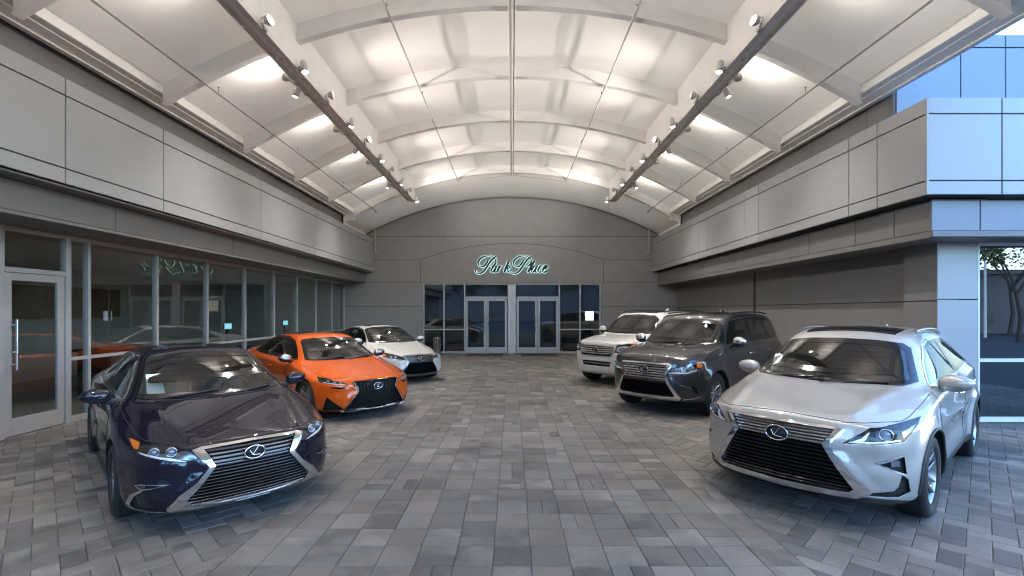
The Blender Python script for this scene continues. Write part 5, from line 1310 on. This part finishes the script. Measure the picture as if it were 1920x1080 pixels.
# ---------------------------------------------------------------- white sedan
P_LS = paint('pearl_white_paint', (.66, .64, .60), .05, .3)
def shz(poly, dz, sx=1): return [(x*sx, z+dz) for x, z in poly]
F_LS = dict(F_ES, bowl='lampdark', ws=[(0, 1.425), (.32, 1.415), (.53, 1.385), (.595, 1.33), (.735, 1.02), (.60, 1.0), (0, .995)], rw=[(0, 1.37), (.40, 1.35), (.52, 1.30), (.58, 1.16), (0, 1.155)],
    sw=[[(y*1.035, z*1.028) for y, z in p] for p in F_ES['sw']], pil=[[(y*1.035, z*1.028) for y, z in p] for p in F_ES['pil']], dlo=[(y*1.035, z*1.028) for y, z in F_ES['dlo']],
    gout=[(0, .742), (.395, .735), (.47, .722), (.44, .65), (.365, .565), (.44, .44), (.53, .30), (.56, .24), (.50, .215), (0, .205)],
    gin=[(0, .722), (.40, .715), (.40, .65), (.335, .56), (.41, .43), (.50, .30), (.52, .255), (0, .235)], gfm=M['darkchrome'],
    slats=[('grille', [.70, .675, .65, .625, .60, .575, .55], .014, .03, .008, M['satin']), ('grille', [.25+.024*k for k in range(12)], .008, .03, .03, M['trim'])],
    em=(.628, .085, .058), hl=[(.42, .04, .620), (.47, .085, .70), (.60, .33, .760), (.78, .60, .800), (.835, .70, .80), (.83, .45, .70), (.70, .22, .640), (.59, .12, .605)],
    projs=[(.61, .2, .69, .032), (.70, .3, .70, .030)], hlparts=[('indicator', [(.75, .5, .765), (.83, .68, .795), (.825, .5, .72), (.79, .42, .715)], M['amber'], -.006), ('light_guide', [(.47, .06, .625), (.60, .13, .620), (.70, .23, .650), (.80, .40, .69), (.80, .40, .70), (.70, .23, .665), (.60, .14, .64)], M['led'], -.008)],
    pockets=[([(.66, .2, .30), (.80, .36, .33), (.83, .42, .25), (.66, .2, .245)], DG, .03)],
    patches=[('lip_trim', front3([(0, .205), (.50, .215), (.70, .225), (.80, .25), (.80, .225), (.60, .19), (0, .180), (-.60, .19), (-.80, .225), (-.80, .25), (-.70, .225), (-.50, .215)]), FD, M['chrome'], .01, .02, False)], tubes=[],
    seams_side=[[(y*1.03, z*1.02) for y, z in p] for p in SIDE_SEAMS], mir=(.99, 1.72, 1.06), sheet=(.52, 1.06, M['paper']), fin=3.7, track=.925)
F_LS.pop('sheet'); F_GS.pop('sheet')
# ---------------------------------------------------------------- grey truck-based SUV
P_GX = paint('dark_grey_metallic_paint', (.040, .040, .043), .5, .3)
GXSW = [[(1.54, 1.245), (1.72, 1.45), (1.92, 1.645), (2.1, 1.70), (2.72, 1.735), (2.74, 1.26)], [(2.84, 1.26), (2.83, 1.735), (3.60, 1.725), (3.72, 1.28)], [(3.82, 1.285), (3.70, 1.72), (4.12, 1.70), (4.32, 1.50), (4.38, 1.32)]]
F_GX = dict(bowl='lampin', ws=[(0, 1.685), (.35, 1.675), (.60, 1.65), (.685, 1.60), (.81, 1.265), (.70, 1.24), (0, 1.228)], rw=[(0, 1.72), (.50, 1.70), (.62, 1.64), (.66, 1.32), (0, 1.30)],
    sw=GXSW, dark=True, pil=[[(2.74, 1.26), (2.72, 1.735), (2.83, 1.735), (2.84, 1.26)], [(3.72, 1.28), (3.60, 1.725), (3.70, 1.72), (3.82, 1.285)]],
    gout=[(0, .965), (.43, .958), (.515, .945), (.48, .86), (.425, .755), (.50, .60), (.60, .44), (.645, .37), (.60, .325), (0, .315)],
    gin=[(0, .935), (.43, .928), (.43, .86), (.385, .755), (.45, .60), (.54, .44), (.555, .40), (.5, .388), (0, .380)], gdepth=.07,
    slats=[('grille', [.905, .862, .819, .776, .733, .69], .022, .05, .008, M['satin']), ('grille', [.645], .05, .05, .002, M['trim']), ('grille', [.41+.022*k for k in range(9)], .007, .03, .035, M['trim'])],
    em=(.835, .100, .070), hl=[(.415, .01, .79), (.50, .07, .86), (.655, .15, .930), (.80, .34, .995), (.88, .47, 1.01), (.89, .43, .885), (.73, .17, .785), (.53, .06, .775)],
    projs=[(.60, .12, .85, .034), (.69, .18, .87, .034), (.77, .28, .885, .030)],
    hlparts=[('indicator', [(.82, .36, .985), (.875, .46, 1.0), (.885, .43, .90), (.84, .33, .90)], M['amber'], -.005), ('light_guide', [(.44, .03, .795), (.53, .065, .785), (.73, .175, .80), (.84, .33, .85), (.84, .33, .865), (.73, .18, .818), (.53, .07, .81)], M['led'], -.008)],
    pockets=[([(.64, .12, .605), (.80, .25, .575), (.84, .32, .53), (.85, .37, .40), (.80, .28, .47), (.78, .24, .55)], DG, .04)],
    patches=[('fog_trim', [(.70, .15, .597), (.78, .23, .578), (.77, .22, .552), (.72, .17, .57)], DG, M['lampin'], -.01, .012, True),
             ('bumper_trim', [(.66, .17, .345), (.80, .30, .372), (.86, .42, .40), (.86, .42, .385), (.80, .30, .355), (.66, .17, .333)], DG, M['satin'], .004, .01, True),
             ('rocker_cladding', side3([(1.36, .42), (3.24, .44), (3.20, .32), (1.40, .30)]), SDIR, M['satin'], .03, .05, True)],
    tubes=[('roof_rail', [[(.64, 2.1, 1.9), (.66, 2.5, 1.9), (.66, 3.3, 1.9), (.64, 4.1, 1.88)]], (0, 0, -1), (.016, .018), M['plastic'], True, .045)],
    seams_side=[[(1.42, 1.16), (1.34, 1.0), (1.34, .7), (1.40, .40)], [(2.80, 1.22), (2.80, .7), (2.78, .38)], [(3.78, 1.24), (3.70, 1.0), (3.42, .80), (3.30, .55)]],
    seams_top=[[(.50, .10), (.66, .2), (.82, .45), (.865, .85), (.88, 1.3)], [(0, .09), (.25, .092), (.50, .10)]],
    handles=[(2.50, 1.04), (3.46, 1.06)], handm=M['chrome'], mir=(1.05, 1.60, 1.30), mircap=M['chrome'], mirsize=(.125, .075, .10), wheel=(.385, .245, .25, (6, True), M['rim_s']), track=.935, fin=3.3,
    sun=[(-.45, 1.98), (.45, 1.98), (.47, 2.2), (.47, 2.9), (-.47, 2.9), (-.47, 2.2)], tail=[(.7, 4.8, 1.0), (.85, 4.6, 1.05), (.9, 4.4, 1.05), (.9, 4.5, .8), (.75, 4.75, .8)])
# ---------------------------------------------------------------- white full-size SUV
P_LX = paint('white_suv_paint', (.68, .66, .62), .0, .32)
F_LX = dict(F_GX, ws=[(0, 1.745), (.35, 1.735), (.61, 1.71), (.69, 1.66), (.82, 1.315), (.70, 1.29), (0, 1.278)], rw=[(0, 1.79), (.5, 1.77), (.62, 1.70), (.66, 1.40), (0, 1.37)],
    sw=[[(y*1.02, z*1.042) for y, z in p] for p in GXSW], pil=[[(y*1.02, z*1.042) for y, z in p] for p in F_GX['pil']],
    gout=[(0, 1.03), (.50, 1.02), (.56, 1.0), (.545, .86), (.48, .755), (0, .745)], gin=[(0, 1.005), (.52, .995), (.505, .86), (.455, .775), (0, .77)], gfm=M['satin'],
    slats=[('grille', [.97, .92, .87, .82], .026, .05, .004, M['satin'])], em=(.90, .105, .073),
    hl=[(.555, .06, .86), (.575, .09, 1.01), (.62, .15, 1.05), (.80, .30, 1.08), (.90, .50, 1.08), (.90, .42, .93), (.82, .26, .86), (.68, .12, .845)],
    projs=[(.65, .13, .95, .045), (.76, .22, .95, .04)], hlparts=[('indicator', [(.84, .36, 1.06), (.89, .47, 1.07), (.895, .42, .95), (.86, .33, .93)], M['amber'], -.005)],
    pockets=[([(.0, .03, .63), (.46, .045, .62), (.42, .05, .505), (.0, .05, .50)], FD, .05), ([(.74, .18, .66), (.84, .30, .66), (.84, .30, .56), (.74, .18, .56)], DG, .03)],
    patches=[('fog_lamp', [(.75, .19, .65), (.83, .29, .65), (.83, .29, .57), (.75, .19, .57)], DG, M['lampin'], -.012, .01, True),
             ('lower_bar', front3([(0, .583), (.44, .577), (.43, .553), (0, .557), (-.43, .553), (-.44, .577)]), FD, M['satin'], -.005, .03, False),
             ('rocker_cladding', side3([(1.36, .42), (3.24, .44), (3.20, .32), (1.40, .30)]), SDIR, M['satin'], .03, .05, True)],
    mir=(1.06, 1.62, 1.36), mircap=P_LX, wheel=(.40, .25, .27, (6, True), M['rim_s']), track=.95, tail=[(.7, 4.85, 1.0), (.85, 4.7, 1.05), (.9, 4.5, 1.05), (.9, 4.5, .8), (.75, 4.8, .8)])
CARS = {'es': ('parked_sedan', 'dark aubergine sedan with wide chrome edged grille, nearest car on the left', 'sedan', P_ES, M['seat_g'], F_ES),
        'gs': ('parked_sedan', 'bright orange sports sedan with black mesh grille and dark mirrors', 'sedan', P_GS, M['seat_b'], F_GS),
        'ls': ('parked_sedan', 'white sedan parked farthest back on the left, behind the orange one', 'sedan', P_LS, M['seat_b'], F_LS),
        'rx': ('parked_crossover', 'silver white crossover with roof rails, nearest car on the right', 'crossover', P_RX, M['seat_t'], F_RX),
        'gx': ('parked_suv', 'tall dark grey SUV with chrome mirrors and tinted side windows', 'SUV', P_GX, M['seat_t'], F_GX),
        'lx': ('parked_suv', 'tall white SUV partly hidden behind the dark grey one', 'SUV', P_LX, M['seat_b'], F_LX)}
# ================================================================= CARS IN PLACE
for k in ('es', 'gs', 'ls', 'rx', 'gx', 'lx'):
    n_, l_, c_, p_, s_, F_ = CARS[k]; build_car(k, n_, l_, c_, p_, s_, F_)
